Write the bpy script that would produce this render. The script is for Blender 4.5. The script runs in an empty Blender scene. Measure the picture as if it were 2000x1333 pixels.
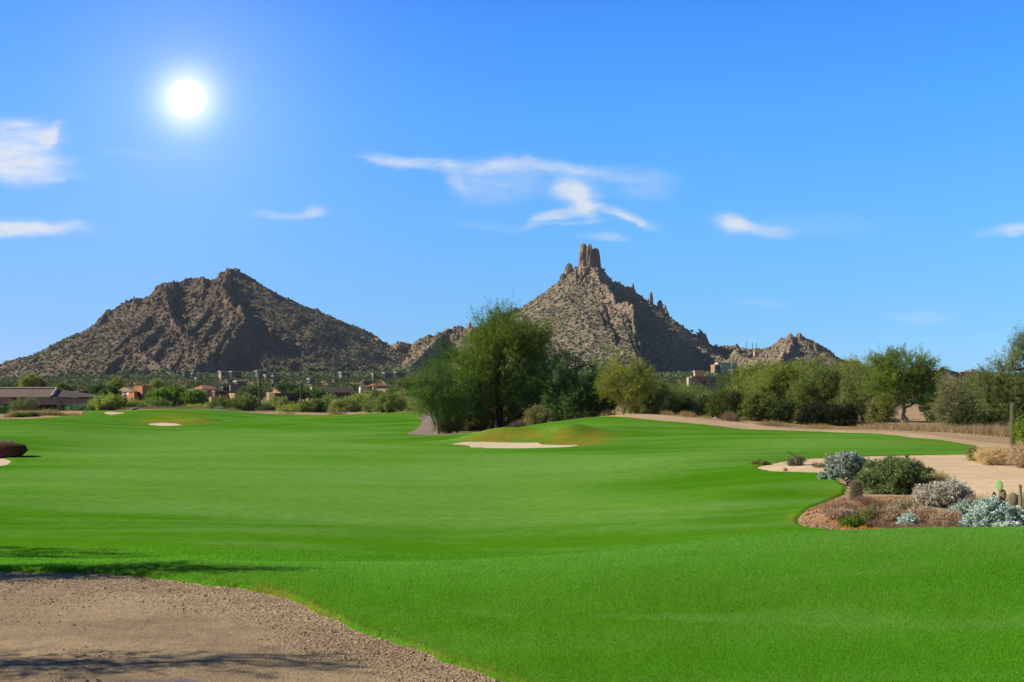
import bpy, math, random
import numpy as np

# ------------------------------------------------------------------ camera, world, sun, exposure
FP = 1944.0          # focal length in pixels of the 2000 px wide photograph
HY = 778.0           # eye-level row of the photograph
CZ = 1.7             # eye height (m)
SUN_AZ = math.radians(89)     # left of the view direction (+Y)
SUN_EL = math.radians(34)
scene = bpy.context.scene
COL = scene.collection
cam_d = bpy.data.cameras.new("camera")
cam = bpy.data.objects.new("camera", cam_d)
COL.objects.link(cam)
cam.location = (0, 0, CZ)
cam.rotation_euler = (math.radians(90), 0, 0)
cam_d.sensor_width = 36
cam_d.lens = FP / 2000 * 36
cam_d.shift_y = (HY - 666.5) / 2000
cam_d.clip_start = 0.05
cam_d.clip_end = 20000
scene.camera = cam
scene.view_settings.view_transform = 'Standard'
scene.view_settings.look = 'None'
scene.view_settings.exposure = 0.40
scene.view_settings.gamma = 1.0
scene.render.resolution_x, scene.render.resolution_y = 1024, 682
scene.cycles.max_bounces = 6
scene.cycles.diffuse_bounces = 3
scene.cycles.glossy_bounces = 2
scene.cycles.transmission_bounces = 3
scene.cycles.transparent_max_bounces = 4
scene.cycles.caustics_reflective = False
scene.cycles.caustics_refractive = False

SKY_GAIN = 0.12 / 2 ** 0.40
SKY_RAMP = [(0.0, (.62, 1.12, 2.3)), (.028, (.557, 1.054, 2.05)), (.062, (.479, .964, 1.70)), (.105, (.474, 1.007, 1.62)), (.18, (.483, 1.147, 1.753)), (.269, (.417, 1.249, 2.036)), (.344, (.345, 1.186, 2.30)), (.40, (.30, 1.05, 2.1)), (.56, (.16, .40, .66)), (1.0, (.15, .30, .45))]  # upper stops darkened so the overhead sky gives less fill


class NT:
    """small node-tree helper"""
    def __init__(s, tree):
        s.t = tree
        tree.nodes.clear()

    def n(s, kind, **kw):
        nd = s.t.nodes.new(kind)
        for k, v in kw.items():
            setattr(nd, k, v)
        return nd

    def link(s, a, b):
        s.t.links.new(a, b)

    def put(s, sock, v):
        if v is None:
            return
        if isinstance(v, bpy.types.NodeSocket):
            s.t.links.new(v, sock)
        else:
            if isinstance(v, (tuple, list)) and len(v) == 3 and sock.type == 'RGBA':
                v = (*v, 1)
            sock.default_value = v

    def m(s, op, a, b=None, c=None, clamp=False):
        nd = s.n('ShaderNodeMath', operation=op, use_clamp=clamp)
        s.put(nd.inputs[0], a)
        if b is not None: s.put(nd.inputs[1], b)
        if c is not None: s.put(nd.inputs[2], c)
        return nd.outputs[0]

    def mr(s, v, a, b, c=0.0, d=1.0, smooth=True):
        nd = s.n('ShaderNodeMapRange', interpolation_type='SMOOTHSTEP' if smooth else 'LINEAR')
        s.put(nd.inputs[0], v)
        for i, q in enumerate((a, b, c, d)): nd.inputs[1 + i].default_value = q
        return nd.outputs[0]

    def mix(s, f, a, b, mode='MIX'):
        nd = s.n('ShaderNodeMix', data_type='RGBA', blend_type=mode)
        s.put(nd.inputs[0], f); s.put(nd.inputs[6], a); s.put(nd.inputs[7], b)
        return nd.outputs[2]

    def noise(s, vec, scale, detail=3, rough=0.55, dist=0.0):
        nd = s.n('ShaderNodeTexNoise')
        if vec is not None: s.link(vec, nd.inputs['Vector'])
        nd.inputs['Scale'].default_value = scale
        nd.inputs['Detail'].default_value = detail
        nd.inputs['Roughness'].default_value = rough
        nd.inputs['Distortion'].default_value = dist
        return nd.outputs[0]

    def vor(s, vec, scale, feature='F1', out=0):
        nd = s.n('ShaderNodeTexVoronoi', feature=feature)
        if vec is not None: s.link(vec, nd.inputs['Vector'])
        nd.inputs['Scale'].default_value = scale
        return nd.outputs[out]

    def vscale(s, vec, sc):
        nd = s.n('ShaderNodeMapping')
        s.link(vec, nd.inputs['Vector'])
        nd.inputs['Scale'].default_value = sc
        return nd.outputs[0]

    def attr(s, name, out='Fac'):
        return s.n('ShaderNodeAttribute', attribute_name=name).outputs[out]

    def ramp(s, f, pts):
        nd = s.n('ShaderNodeValToRGB')
        cr = nd.color_ramp
        while len(cr.elements) > 1: cr.elements.remove(cr.elements[-1])
        cr.elements[0].position = pts[0][0]; cr.elements[0].color = (*pts[0][1], 1)
        for p, c in pts[1:]:
            e = cr.elements.new(p); e.color = (*c, 1)
        s.put(nd.inputs[0], f)
        return nd.outputs[0]


def build_world():
    w = bpy.data.worlds.new("World")
    scene.world = w
    w.use_nodes = True
    t = NT(w.node_tree)
    sky = t.n('ShaderNodeTexSky', sky_type='NISHITA', sun_disc=False)
    sky.sun_elevation = SUN_EL
    sky.sun_rotation = -SUN_AZ
    sky.air_density = 1.0
    sky.dust_density = 0.6
    sky.ozone_density = 1.6
    tc = t.n('ShaderNodeTexCoord').outputs['Generated']
    sep = t.n('ShaderNodeSeparateXYZ'); t.link(tc, sep.inputs[0])
    X, Y, Z = sep.outputs
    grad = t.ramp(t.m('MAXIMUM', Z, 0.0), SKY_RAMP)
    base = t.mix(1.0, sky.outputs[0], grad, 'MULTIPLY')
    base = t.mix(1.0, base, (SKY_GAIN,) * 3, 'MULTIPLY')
    base = t.mix(t.mr(Y, .72, .15, 0, .62), base, (0, 0, 0))           # sky outside the view dimmed to cut its ambient fill
    front = t.m('GREATER_THAN', Y, 0.15)
    Ys = t.m('MAXIMUM', Y, 0.15)
    U = t.m('MULTIPLY_ADD', t.m('DIVIDE', X, Ys), FP / 1000, 1.0)      # tangent-plane direction, in thousandths
    V = t.m('MULTIPLY_ADD', t.m('DIVIDE', Z, Ys), -FP / 1000, HY / 1000)
    base = t.mix(t.mr(U, 1.3, .0, 0, 1, False), base, t.mix(1.0, base, (.91, .78, .88), 'MULTIPLY'))
    # sun disc and aureole
    r = t.m('SQRT', t.m('ADD', t.m('POWER', t.m('ABSOLUTE', t.m('SUBTRACT', U, .365)), 2.0), t.m('POWER', t.m('ABSOLUTE', t.m('SUBTRACT', V, .193)), 2.0)))
    disc = t.mr(r, .042, .018)
    g1 = t.m('EXPONENT', t.m('MULTIPLY', t.m('POWER', r, 2.0), -1 / (.054 ** 2)))
    g2 = t.m('EXPONENT', t.m('MULTIPLY', r, -1 / .15))
    glow = t.m('ADD', t.m('MULTIPLY', g1, .95), t.m('MULTIPLY', g2, .42))
    glow = t.m('MULTIPLY', glow, front)
    disc = t.m('MULTIPLY', disc, front)
    # thin clouds: soft bodies broken up by wind-drawn noise
    cv = t.n('ShaderNodeCombineXYZ'); t.link(U, cv.inputs[0]); t.link(V, cv.inputs[1])
    nw = t.n('ShaderNodeTexNoise'); t.link(cv.outputs[0], nw.inputs['Vector'])
    nw.inputs['Scale'].default_value = 9; nw.inputs['Detail'].default_value = 4
    sc = t.n('ShaderNodeSeparateColor'); t.link(nw.outputs['Color'], sc.inputs[0])
    Uw = t.m('ADD', U, t.m('MULTIPLY', t.m('SUBTRACT', sc.outputs[0], .5), .10))
    Vw = t.m('ADD', V, t.m('MULTIPLY', t.m('SUBTRACT', sc.outputs[1], .5), .05))
    total = None
    for (cx, cy, rx, ry, rot, st) in CLOUDS:
        c_, s_ = math.cos(math.radians(rot)), math.sin(math.radians(rot))
        du = t.m('SUBTRACT', Uw, cx / 1000); dv = t.m('SUBTRACT', Vw, cy / 1000)
        a = t.m('MULTIPLY_ADD', dv, s_ / (rx / 1000), t.m('MULTIPLY', du, c_ / (rx / 1000)))
        b = t.m('MULTIPLY_ADD', dv, c_ / (ry / 1000), t.m('MULTIPLY', du, -s_ / (ry / 1000)))
        q = t.m('MULTIPLY_ADD', a, a, t.m('MULTIPLY', b, b))
        e = t.m('MULTIPLY', t.m('EXPONENT', t.m('MULTIPLY', t.m('POWER', q, 1.6), -1.0)), st)
        total = e if total is None else t.m('ADD', total, e)
    st1 = t.noise(t.vscale(cv.outputs[0], (5, 22, 1)), 1.0, 5, .6, .6)
    st2 = t.noise(t.vscale(cv.outputs[0], (22, 75, 1)), 1.0, 6, .7, .8)
    tex = t.m('ADD', t.mr(st1, .25, .75, .45, 1.25), t.m('MULTIPLY', t.m('SUBTRACT', st2, .5), 1.3))
    cl = t.m('MULTIPLY', t.m('MULTIPLY', total, tex), front, clamp=True)
    col = t.mix(1.0, base, t.mix(glow, (0, 0, 0), (.62, .53, .52)), 'ADD')
    col = t.mix(t.m('MULTIPLY', cl, .86), col, (.60, .63, .67))
    col = t.mix(disc, col, (1.6, 1.6, 1.5))
    bg = t.n('ShaderNodeBackground'); t.link(col, bg.inputs[0]); bg.inputs[1].default_value = 1.0
    out = t.n('ShaderNodeOutputWorld'); t.link(bg.outputs[0], out.inputs[0])


# centre, radii (thousandths), tilt, strength of each wisp
CLOUDS = [(30, 272, 85, 34, 0, 1.0), (20, 325, 110, 30, 3, 1.0), (100, 265, 30, 16, -40, .6), (0, 245, 60, 14, 0, .5),
          (60, 445, 110, 15, 2, .95), (5, 438, 60, 16, 0, .6), (560, 417, 70, 8, -3, .35), (600, 408, 26, 10, 0, .35),
          (830, 322, 95, 11, 8, .62), (890, 345, 45, 18, 35, .38), (975, 355, 85, 42, 0, .34), (1040, 328, 170, 12, 3, .5),
          (1180, 345, 60, 10, 10, .35), (1120, 368, 48, 22, 5, .95), (1140, 395, 34, 24, 70, .85), (1090, 420, 60, 10, -12, .8), (1210, 418, 75, 11, 20, .5),
          (1270, 365, 60, 26, 0, .22), (1180, 467, 50, 8, 3, .4), (760, 318, 60, 5, 6, .3), (1080, 438, 90, 5, -4, .25), (1240, 432, 50, 7, 18, .3), (300, 300, 110, 10, 3, .12), (130, 350, 60, 8, 0, .25), (1430, 440, 40, 20, 8, .8), (1490, 452, 55, 14, 8, .5), (1600, 440, 120, 24, 0, .10),
          (1985, 452, 60, 11, -5, .75), (950, 435, 60, 9, 0, .15), (1790, 620, 60, 10, 5, .18), (1480, 590, 60, 8, 0, .12)]
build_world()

sun_d = bpy.data.lights.new("sun", 'SUN')
sun = bpy.data.objects.new("sun", sun_d)
COL.objects.link(sun)
sun_d.energy = 5.0
sun_d.angle = math.radians(0.5)
sun_d.color = (1.0, 0.90, 0.72)
# local -Z must run from the sun to the ground
from mathutils import Vector
SUN_DIR = Vector((-math.sin(SUN_AZ) * math.cos(SUN_EL), math.cos(SUN_AZ) * math.cos(SUN_EL), math.sin(SUN_EL)))
sun.rotation_euler = SUN_DIR.to_track_quat('Z', 'Y').to_euler()

# ------------------------------------------------------------------ helpers
rng = np.random.default_rng(7)


def tag(o, label=None, cat=None, group=None, kind=None):
    if label: o['label'] = label
    if cat: o['category'] = cat
    if group: o['group'] = group
    if kind: o['kind'] = kind
    return o


def empty(name, loc, label, cat, group=None):
    o = bpy.data.objects.new(name, None)
    o.empty_display_size = .5
    COL.objects.link(o)
    o.location = loc
    return tag(o, label, cat, group)


def mesh_obj(name, v, faces, mat, parent=None, smooth=False, attrs=None, loc=None):
    """faces: list of (n,k) int arrays. attrs: {name: (n,) or (n,3)} per vertex"""
    v = np.asarray(v, dtype=np.float32)
    me = bpy.data.meshes.new(name)
    faces = [np.asarray(f, dtype=np.int32) for f in faces if len(f)]
    nl = sum(f.size for f in faces); nf = sum(len(f) for f in faces)
    me.vertices.add(len(v)); me.loops.add(nl); me.polygons.add(nf)
    me.vertices.foreach_set('co', v.ravel())
    me.loops.foreach_set('vertex_index', np.concatenate([f.ravel() for f in faces]))
    tot = np.concatenate([np.full(len(f), f.shape[1], np.int32) for f in faces])
    start = np.concatenate([[0], np.cumsum(tot)[:-1]]).astype(np.int32)
    me.polygons.foreach_set('loop_start', start)
    me.polygons.foreach_set('loop_total', tot)
    me.polygons.foreach_set('use_smooth', np.full(nf, smooth))
    for k, a in (attrs or {}).items():
        a = np.asarray(a, dtype=np.float32)
        if a.ndim == 1:
            at = me.attributes.new(k, 'FLOAT', 'POINT'); at.data.foreach_set('value', a)
        else:
            at = me.attributes.new(k, 'FLOAT_COLOR', 'POINT')
            at.data.foreach_set('color', np.concatenate([a, np.ones((len(a), 1), np.float32)], 1).ravel())
    me.update(calc_edges=True)
    me.validate()
    if mat: me.materials.append(mat)
    o = bpy.data.objects.new(name, me)
    COL.objects.link(o)
    if parent: o.parent = parent
    if loc is not None: o.location = loc
    return o


class MB:
    """collects simple shapes into one mesh"""
    def __init__(s):
        s.v = []; s.q = []; s.t = []; s.n = 0

    def add(s, v, q=(), t=()):
        v = np.asarray(v, float)
        if len(q): s.q.append(np.asarray(q) + s.n)
        if len(t): s.t.append(np.asarray(t) + s.n)
        s.v.append(v); s.n += len(v)
        return s

    def box(s, x0, x1, y0, y1, z0, z1):
        v = [(x, y, z) for z in (z0, z1) for y in (y0, y1) for x in (x0, x1)]
        return s.add(v, [(0, 2, 3, 1), (4, 5, 7, 6), (0, 1, 5, 4), (2, 6, 7, 3), (0, 4, 6, 2), (1, 3, 7, 5)])

    def tube(s, pts, rad, n=6, cap=True):
        pts = np.asarray(pts, float); rad = np.broadcast_to(np.asarray(rad, float), (len(pts),))
        d = np.gradient(pts, axis=0); d /= np.linalg.norm(d, axis=1)[:, None] + 1e-9
        ref = np.array([0, 1, 0]) if abs(d[0][1]) < .9 else np.array([1, 0, 0])
        a = np.cross(d, ref); a /= np.linalg.norm(a, axis=1)[:, None] + 1e-9
        b = np.cross(d, a)
        th = np.arange(n) / n * 2 * math.pi
        ring = pts[:, None] + rad[:, None, None] * (a[:, None] * np.cos(th)[None, :, None] + b[:, None] * np.sin(th)[None, :, None])
        i = np.arange(len(pts) - 1)[:, None] * n + np.arange(n)[None]
        j = np.arange(len(pts) - 1)[:, None] * n + (np.arange(n)[None] + 1) % n
        q = np.stack([i, j, j + n, i + n], -1).reshape(-1, 4)
        s.add(ring.reshape(-1, 3), q)
        if cap:
            k = s.n - n
            s.t.append(np.array([(k, k + m, k + m + 1) for m in range(1, n - 1)]))
        return s

    def build(s, name, mat, parent=None, smooth=False, attrs=None, loc=None):
        f = []
        if s.q: f.append(np.concatenate(s.q))
        if s.t: f.append(np.concatenate(s.t))
        return mesh_obj(name, np.concatenate(s.v), f, mat, parent, smooth, attrs, loc)


_tab = np.random.default_rng(11).random((256, 256))


def vn(x, y, seed=0):
    x = np.asarray(x, float) + seed * 37.17; y = np.asarray(y, float) + seed * 17.71
    xi = np.floor(x).astype(int); yi = np.floor(y).astype(int)
    fx = x - xi; fy = y - yi
    fx = fx * fx * (3 - 2 * fx); fy = fy * fy * (3 - 2 * fy)
    g = lambda a, b: _tab[a & 255, b & 255]
    return (g(xi, yi) * (1 - fx) + g(xi + 1, yi) * fx) * (1 - fy) + (g(xi, yi + 1) * (1 - fx) + g(xi + 1, yi + 1) * fx) * fy


def fbm(x, y, oct=4, seed=0, gain=.5):
    s = 0; a = 1; tot = 0
    for k in range(oct):
        s = s + a * vn(x * 2 ** k, y * 2 ** k, seed + k); tot += a; a *= gain
    return s / tot * 2 - 1


def cells(x, y, seed=0):
    """distance to nearest jittered point (0..1) and that cell's random value"""
    xi = np.floor(x).astype(int); yi = np.floor(y).astype(int)
    best = np.full(x.shape, 9.0); rv = np.zeros(x.shape)
    for i in (-1, 0, 1):
        for j in (-1, 0, 1):
            a = xi + i; b = yi + j
            jx = _tab[(a + seed * 7) & 255, (b + 91) & 255]; jy = _tab[(a + 53) & 255, (b + seed * 13) & 255]
            r = _tab[(a + 131 + seed) & 255, (b + 17) & 255]
            d = np.hypot(a + jx - x, b + jy - y)
            m = d < best
            best = np.where(m, d, best); rv = np.where(m, r, rv)
    return best, rv


def sdf_poly(px, py, poly):
    """signed distance, negative inside"""
    poly = np.asarray(poly, float)
    d = np.full(px.shape, 1e9); inside = np.zeros(px.shape, bool)
    n = len(poly)
    for i in range(n):
        a = poly[i]; b = poly[(i + 1) % n]
        e = b - a; wx = px - a[0]; wy = py - a[1]
        t = np.clip((wx * e[0] + wy * e[1]) / (e @ e + 1e-12), 0, 1)
        d = np.minimum(d, np.hypot(wx - e[0] * t, wy - e[1] * t))
        c = ((a[1] > py) != (b[1] > py)) & (px < (b[0] - a[0]) * (py - a[1]) / (b[1] - a[1] + 1e-12) + a[0])
        inside ^= c
    return np.where(inside, -d, d)


# ------------------------------------------------------------------ terrain height
def P(px, py, d):
    return (px, d, CZ - (py - HY) / FP * d)


CT = []
for px in (-3500, -1500, -500, 0, 500, 1000, 1500, 2000, 2600, 3600, 5500):
    for d in (1.2, 3, 5.5, 8): CT.append((px, d, 0.0))
CT += [(-3500, 10, 0), (-1500, 10, 0), (-500, 10, 0), P(0, 1113, 9.9), P(250, 1110, 10.2), P(500, 1109, 10.3), P(750, 1106, 10.6), P(1000, 1099, 11), P(1250, 1080, 11.6),
       P(1500, 1056, 12.4), P(1750, 1043, 13), P(2000, 1036, 13.4), (2600, 13.5, 0), (3600, 13.5, 0.1), (5500, 13.5, .1)]
CT += [(-500, 13, -.6), (0, 13, -.55), (500, 13.3, -.62), (1000, 14, -.75), (1300, 14.6, -.62), (1600, 15.5, -.55), (2000, 16.5, -.55), (2600, 16.5, -.5)]
CT += [(-3500, 18, -.8), (-1500, 18, -.9), (-500, 18, -1.1), P(0, 1090, 17.5), P(500, 1088, 18), P(1000, 1090, 19), P(1300, 1072, 18.6), P(1500, 1052, 18), P(1750, 1041, 19.5), P(2000, 1034, 19.5), (2600, 19, -.8), (3600, 19, -.5), (5500, 19, 0)]
CT += [(-1500, 27, -1.2), P(0, 1000, 27), P(500, 1000, 27), P(1000, 1000, 27), P(1300, 990, 26.5), P(1500, 985, 26), P(1650, 972, 26.5), P(1800, 962, 27), P(2000, 950, 27), (2600, 27, -.6), (4000, 27, 0)]
CT += [(-1500, 36, -1.2), P(0, 940, 36), P(500, 950, 36), P(1000, 950, 36), P(1300, 940, 36), P(1500, 925, 36), P(1700, 915, 36), P(2000, 915, 36), (2600, 36, -.5)]
CT += [(-1500, 50, -1.0), P(0, 906, 48), P(250, 900, 50), P(600, 900, 50), P(1000, 898, 50), P(1300, 893, 50), P(1600, 889, 48), P(1900, 889, 45), P(2000, 885, 45), (2600, 45, -.4)]
CT += [(-1500, 68, -.8), P(0, 866, 66), P(200, 868, 68), P(600, 872, 68), P(850, 872, 66), P(1000, 877, 63), P(1130, 875, 63), P(1250, 867, 66), P(1500, 868, 60), P(1700, 873, 56), P(1890, 878, 53), (2600, 60, -.3)]
CT += [P(1180, 814, 88), P(1100, 822, 86), P(1000, 840, 84), P(900, 858, 78), P(1300, 820, 83), P(1400, 830, 80), P(1500, 839, 77), P(1600, 846, 73), P(1700, 853, 69), P(1850, 864, 62), P(1950, 869, 60)]
CT += [P(1215, 808, 96), P(1000, 838, 104), P(900, 843, 96), P(1400, 816, 92), P(1540, 828, 88), P(1700, 836, 82), P(1765, 838, 80), P(1900, 848, 72), P(2000, 850, 72), (2600, 75, .2), (4000, 80, 1)]
CT += [P(855, 848, 89), P(800, 846, 92), P(700, 838, 110), P(500, 835, 110), P(300, 838, 104), P(100, 836, 95), P(0, 842, 88), (-600, 100, -.8), (-1500, 100, -.5), P(0, 818, 113), P(100, 813, 118), P(180, 814, 126),
       P(250, 803, 160), P(330, 800, 166), P(420, 801, 166), P(500, 811, 160), P(600, 813, 165), P(700, 810, 160), P(825, 806, 158), P(830, 822, 118), P(1000, 815, 150), P(1200, 805, 130), P(1500, 812, 120), P(1800, 820, 110), P(2000, 822, 105)]
for px in (-4000, -1500, -500, 0, 500, 1000, 1500, 2000, 2600, 4000, 6000):
    k = 0.4 if px > 1200 else 0
    CT += [(px, 210, -.9 + k), (px, 300, .6 + k), (px, 480, 4.5), (px, 700, 12.0), (px, 900, 19)]
CT = np.array(CT)


def uv(px, d):
    return np.asarray(px, float) / 260.0, np.log(np.asarray(d, float)) * 6.0


def tps_fit():
    u, v = uv(CT[:, 0], CT[:, 1])
    n = len(u)
    r = np.hypot(u[:, None] - u, v[:, None] - v)
    K = np.where(r > 0, r * r * np.log(r + 1e-12), 0) + np.eye(n) * 0.02
    A = np.zeros((n + 3, n + 3)); A[:n, :n] = K
    Pm = np.stack([np.ones(n), u, v], 1); A[:n, n:] = Pm; A[n:, :n] = Pm.T
    return u, v, np.linalg.solve(A, np.concatenate([CT[:, 2], np.zeros(3)]))


_cu, _cv, _cw = tps_fit()
# (px, d, half-width px, half-depth as fraction of d, height)
BUMPS = [(70, 88, 130, .10, .45), (230, 62, 170, .09, -.22), (-60, 58, 130, .08, .35), (640, 125, 120, .07, .35), (1350, 44, 170, .09, .22), (820, 42, 240, .10, -.16), (1450, 28, 120, .10, .14), (1000, 30, 200, .10, -.12), (1110, 71.5, 52, .028, .85), (975, 73.0, 85, .032, .80), (1185, 73, 70, .05, .30), (1040, 76, 90, .04, .35),
         (1000, 66.2, 150, .022, -.30),
         (330, 123, 60, .020, .75), (390, 121, 42, .018, .55), (245, 123, 45, .018, .55), (300, 114, 45, .02, -.25),
         (225, 150, 28, .02, -.5), (205, 146, 45, .03, .3), (340, 150, 100, .05, .3), (180, 140, 60, .02, .3),
         (350, 9.9, 160, .045, .05), (1690, 23.0, 110, .06, .30), (1640, 22.0, 60, .05, .16)]


def H(px, d, rough=True):
    px = np.asarray(px, float); d = np.asarray(d, float)
    shp = np.broadcast(px, d).shape
    px = np.broadcast_to(px, shp).ravel(); d = np.broadcast_to(d, shp).ravel()
    u, v = uv(px, d)
    out = np.full(px.shape, _cw[-3]) + _cw[-2] * u + _cw[-1] * v
    for k in range(len(_cu)):
        r2 = (u - _cu[k]) ** 2 + (v - _cv[k]) ** 2
        out += _cw[k] * 0.5 * r2 * np.log(r2 + 1e-12)
    for (bx, bd, wx, wd, h) in BUMPS:
        out += h * np.exp(-((px - bx) / wx) ** 2 - ((np.log(d / bd)) / wd) ** 2)
    if rough:
        x = (px - 1000) / FP * d
        amp = np.clip((d - 14) / 30, 0, 1)
        out += amp * (.30 * fbm(x / 26, d / 15, 3, 3) + .07 * fbm(x / 8, d / 5, 2, 9))
        out += .025 * fbm(x / 2.3, d / 1.7, 3, 5) * np.clip(1.3 - amp, .3, 1)
    return out.reshape(shp)


def gz(x, y):
    """ground height under a world point"""
    return H(1000 + np.asarray(x) / np.asarray(y) * FP, y)


def Gd(px, py, lo, hi):
    """distance at which the sight line through (px,py) meets the ground"""
    ds = np.exp(np.linspace(math.log(lo), math.log(hi), 240))
    z = CZ - (py - HY) / FP * ds
    h = H(np.full(ds.shape, float(px)), ds)
    k = np.where(h >= z)[0]
    return float(ds[k[0]]) if len(k) else hi


def wx(px, d): return (px - 1000) / FP * d
def wz(py, d): return CZ - (py - HY) / FP * d


# ------------------------------------------------------------------ materials
def principled(name, build, rough=.9, spec=.2, bump=None):
    m = bpy.data.materials.new(name)
    m.use_nodes = True
    t = NT(m.node_tree)
    p = t.n('ShaderNodeBsdfPrincipled')
    out = t.n('ShaderNodeOutputMaterial')
    t.link(p.outputs[0], out.inputs[0])
    p.inputs['Roughness'].default_value = rough
    p.inputs['Specular IOR Level'].default_value = spec
    pos = t.n('ShaderNodeNewGeometry').outputs['Position']
    r = build(t, pos, p, out)
    if r is not None: t.put(p.inputs['Base Color'], r)
    return m


def bump(t, p, h, strength=.5, dist=.1):
    b = t.n('ShaderNodeBump')
    b.inputs['Strength'].default_value = strength
    b.inputs['Distance'].default_value = dist
    t.link(h, b.inputs['Height'])
    t.link(b.outputs[0], p.inputs['Normal'])


def m_lawn(t, pos, p, out):
    fair = t.attr('fair'); dry = t.attr('dry'); near = t.attr('near')
    big = t.noise(t.vscale(pos, (.035, .10, .05)), 1, 4, .55, .4)
    streak = t.noise(t.vscale(pos, (.12, .55, .1)), 1, 4, .65, 1.2)
    mow = t.noise(t.vscale(pos, (.03, .16, .1)), 1, 3, .6, 1.6)
    fine = t.noise(t.vscale(pos, (30, 30, 30)), 1, 3, .7)
    mid = t.noise(t.vscale(pos, (2.2, 2.2, 2.2)), 1, 4, .65)
    rough_c = t.mix(t.mr(big, .3, .7), (.050, .200, .004), (.088, .255, .010))
    fair_c = t.mix(t.mr(big, .3, .7), (.110, .285, .028), (.155, .330, .055))
    c = t.mix(fair, rough_c, fair_c)
    c = t.mix(t.mr(mow, .42, .62, 0, .60), c, t.mix(.6, c, (.20, .36, .10)))
    c = t.mix(t.mr(streak, .52, .72, 0, .42), c, (.19, .34, .085))
    c = t.mix(t.mr(mid, .35, .75, 0, .30), c, (.045, .15, .006))
    c = t.mix(t.mr(t.noise(t.vscale(pos, (.22, .5, .3)), 1, 5, .6), .62, .76, 0, .35), c, (.17, .22, .045))
    c = t.mix(dry, c, t.mix(t.mr(mid, .3, .7), (.30, .215, .03), (.18, .20, .025)))
    c = t.mix(t.mr(fine, .3, .75, 0, .5), c, t.mix(.5, c, (.02, .06, .003)))
    h = t.m('ADD', t.m('MULTIPLY', t.noise(t.vscale(pos, (45, 45, 45)), 1, 2, .7), .012), t.m('MULTIPLY', mid, .05))
    bump(t, p, h, .7, 1.0)
    return c


def m_gravel(t, pos, p, out):
    edge = t.attr('edge'); wet = t.attr('wet')
    n1 = t.noise(t.vscale(pos, (.5, 1.2, 1)), 1, 4, .6, .3)
    n2 = t.noise(pos, 6, 5, .7)
    v = t.vor(pos, 38)
    v2 = t.vor(pos, 85)
    vc = t.vor(pos, 38, out=1)
    c = t.mix(t.mr(n1, .35, .68), (.235, .162, .078), (.370, .262, .135))
    c = t.mix(t.mr(n2, .3, .7, 0, .55), c, (.185, .130, .068))
    sp = t.n('ShaderNodeSeparateColor'); t.link(vc, sp.inputs[0])
    c = t.mix(t.m('MULTIPLY', t.mr(sp.outputs[0], .6, 1, 0, .7), t.m('MULTIPLY_ADD', edge, .7, .25)), c, (.50, .40, .28))
    c = t.mix(t.m('MULTIPLY', t.mr(sp.outputs[1], .8, 1, 0, .7), .6), c, (.13, .10, .075))
    c = t.mix(t.m('MULTIPLY', wet, .78), c, (.075, .062, .050))
    t.put(p.inputs['Roughness'], t.mr(wet, 0.35, .95, .93, .22))
    p.inputs['Specular IOR Level'].default_value = .5
    h = t.m('ADD', t.m('MULTIPLY', v, t.m('MULTIPLY_ADD', edge, .009, .003)), t.m('MULTIPLY', v2, .004))
    h = t.m('ADD', h, t.m('MULTIPLY', n2, .02))
    h = t.m('MULTIPLY', h, t.m('SUBTRACT', 1.0, t.m('MULTIPLY', wet, .8)))
    bump(t, p, h, .9, 1.0)
    return c


def sandy(a, b, c3, speck=.5):
    def f(t, pos, p, out):
        n1 = t.noise(t.vscale(pos, (.25, .6, .5)), 1, 5, .6, .3)
        n2 = t.noise(pos, 3.5, 5, .7)
        n3 = t.noise(pos, 28, 3, .7)
        c = t.mix(t.mr(n1, .35, .68), a, b)
        c = t.mix(t.mr(n2, .42, .70, 0, .7), c, c3)
        c = t.mix(t.mr(n3, .52, .8, 0, speck), c, t.mix(.6, c, (.10, .07, .05)))
        bump(t, p, t.m('ADD', t.m('MULTIPLY', n2, .06), t.m('MULTIPLY', n3, .012)), .8, 1.0)
        return c
    return f


def m_hill(t, pos, p, out):
    red = t.attr('red')
    n1 = t.noise(pos, .012, 5, .6)
    n2 = t.noise(pos, .09, 5, .65)
    n3 = t.noise(pos, .42, 4, .7)
    scr = t.vor(pos, .22)
    sc2 = t.vor(pos, .11, out=1)
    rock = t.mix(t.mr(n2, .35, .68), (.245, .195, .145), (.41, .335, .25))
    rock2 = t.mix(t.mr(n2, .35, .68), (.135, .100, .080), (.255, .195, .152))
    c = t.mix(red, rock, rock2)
    c = t.mix(t.mr(n3, .42, .66, 0, .85), c, t.mix(.8, c, (.05, .038, .030)))
    c = t.mix(t.mr(n1, .45, .7, 0, .35), c, (.23, .19, .10))
    g = t.m('MULTIPLY', t.mr(scr, .34, .20), t.mr(n2, .70, .46))
    g = t.m('MULTIPLY', g, t.attr('green'))
    c = t.mix(g, c, (.075, .092, .035))
    c = t.mix(t.m('MULTIPLY', t.mr(n3, .5, .6), t.m('MULTIPLY', t.attr('green'), .35)), c, (.12, .13, .055))
    bump(t, p, t.m('ADD', t.m('MULTIPLY', n3, 2.6), t.m('MULTIPLY', n2, 5.0)), .8, 1.0)
    return c


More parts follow.
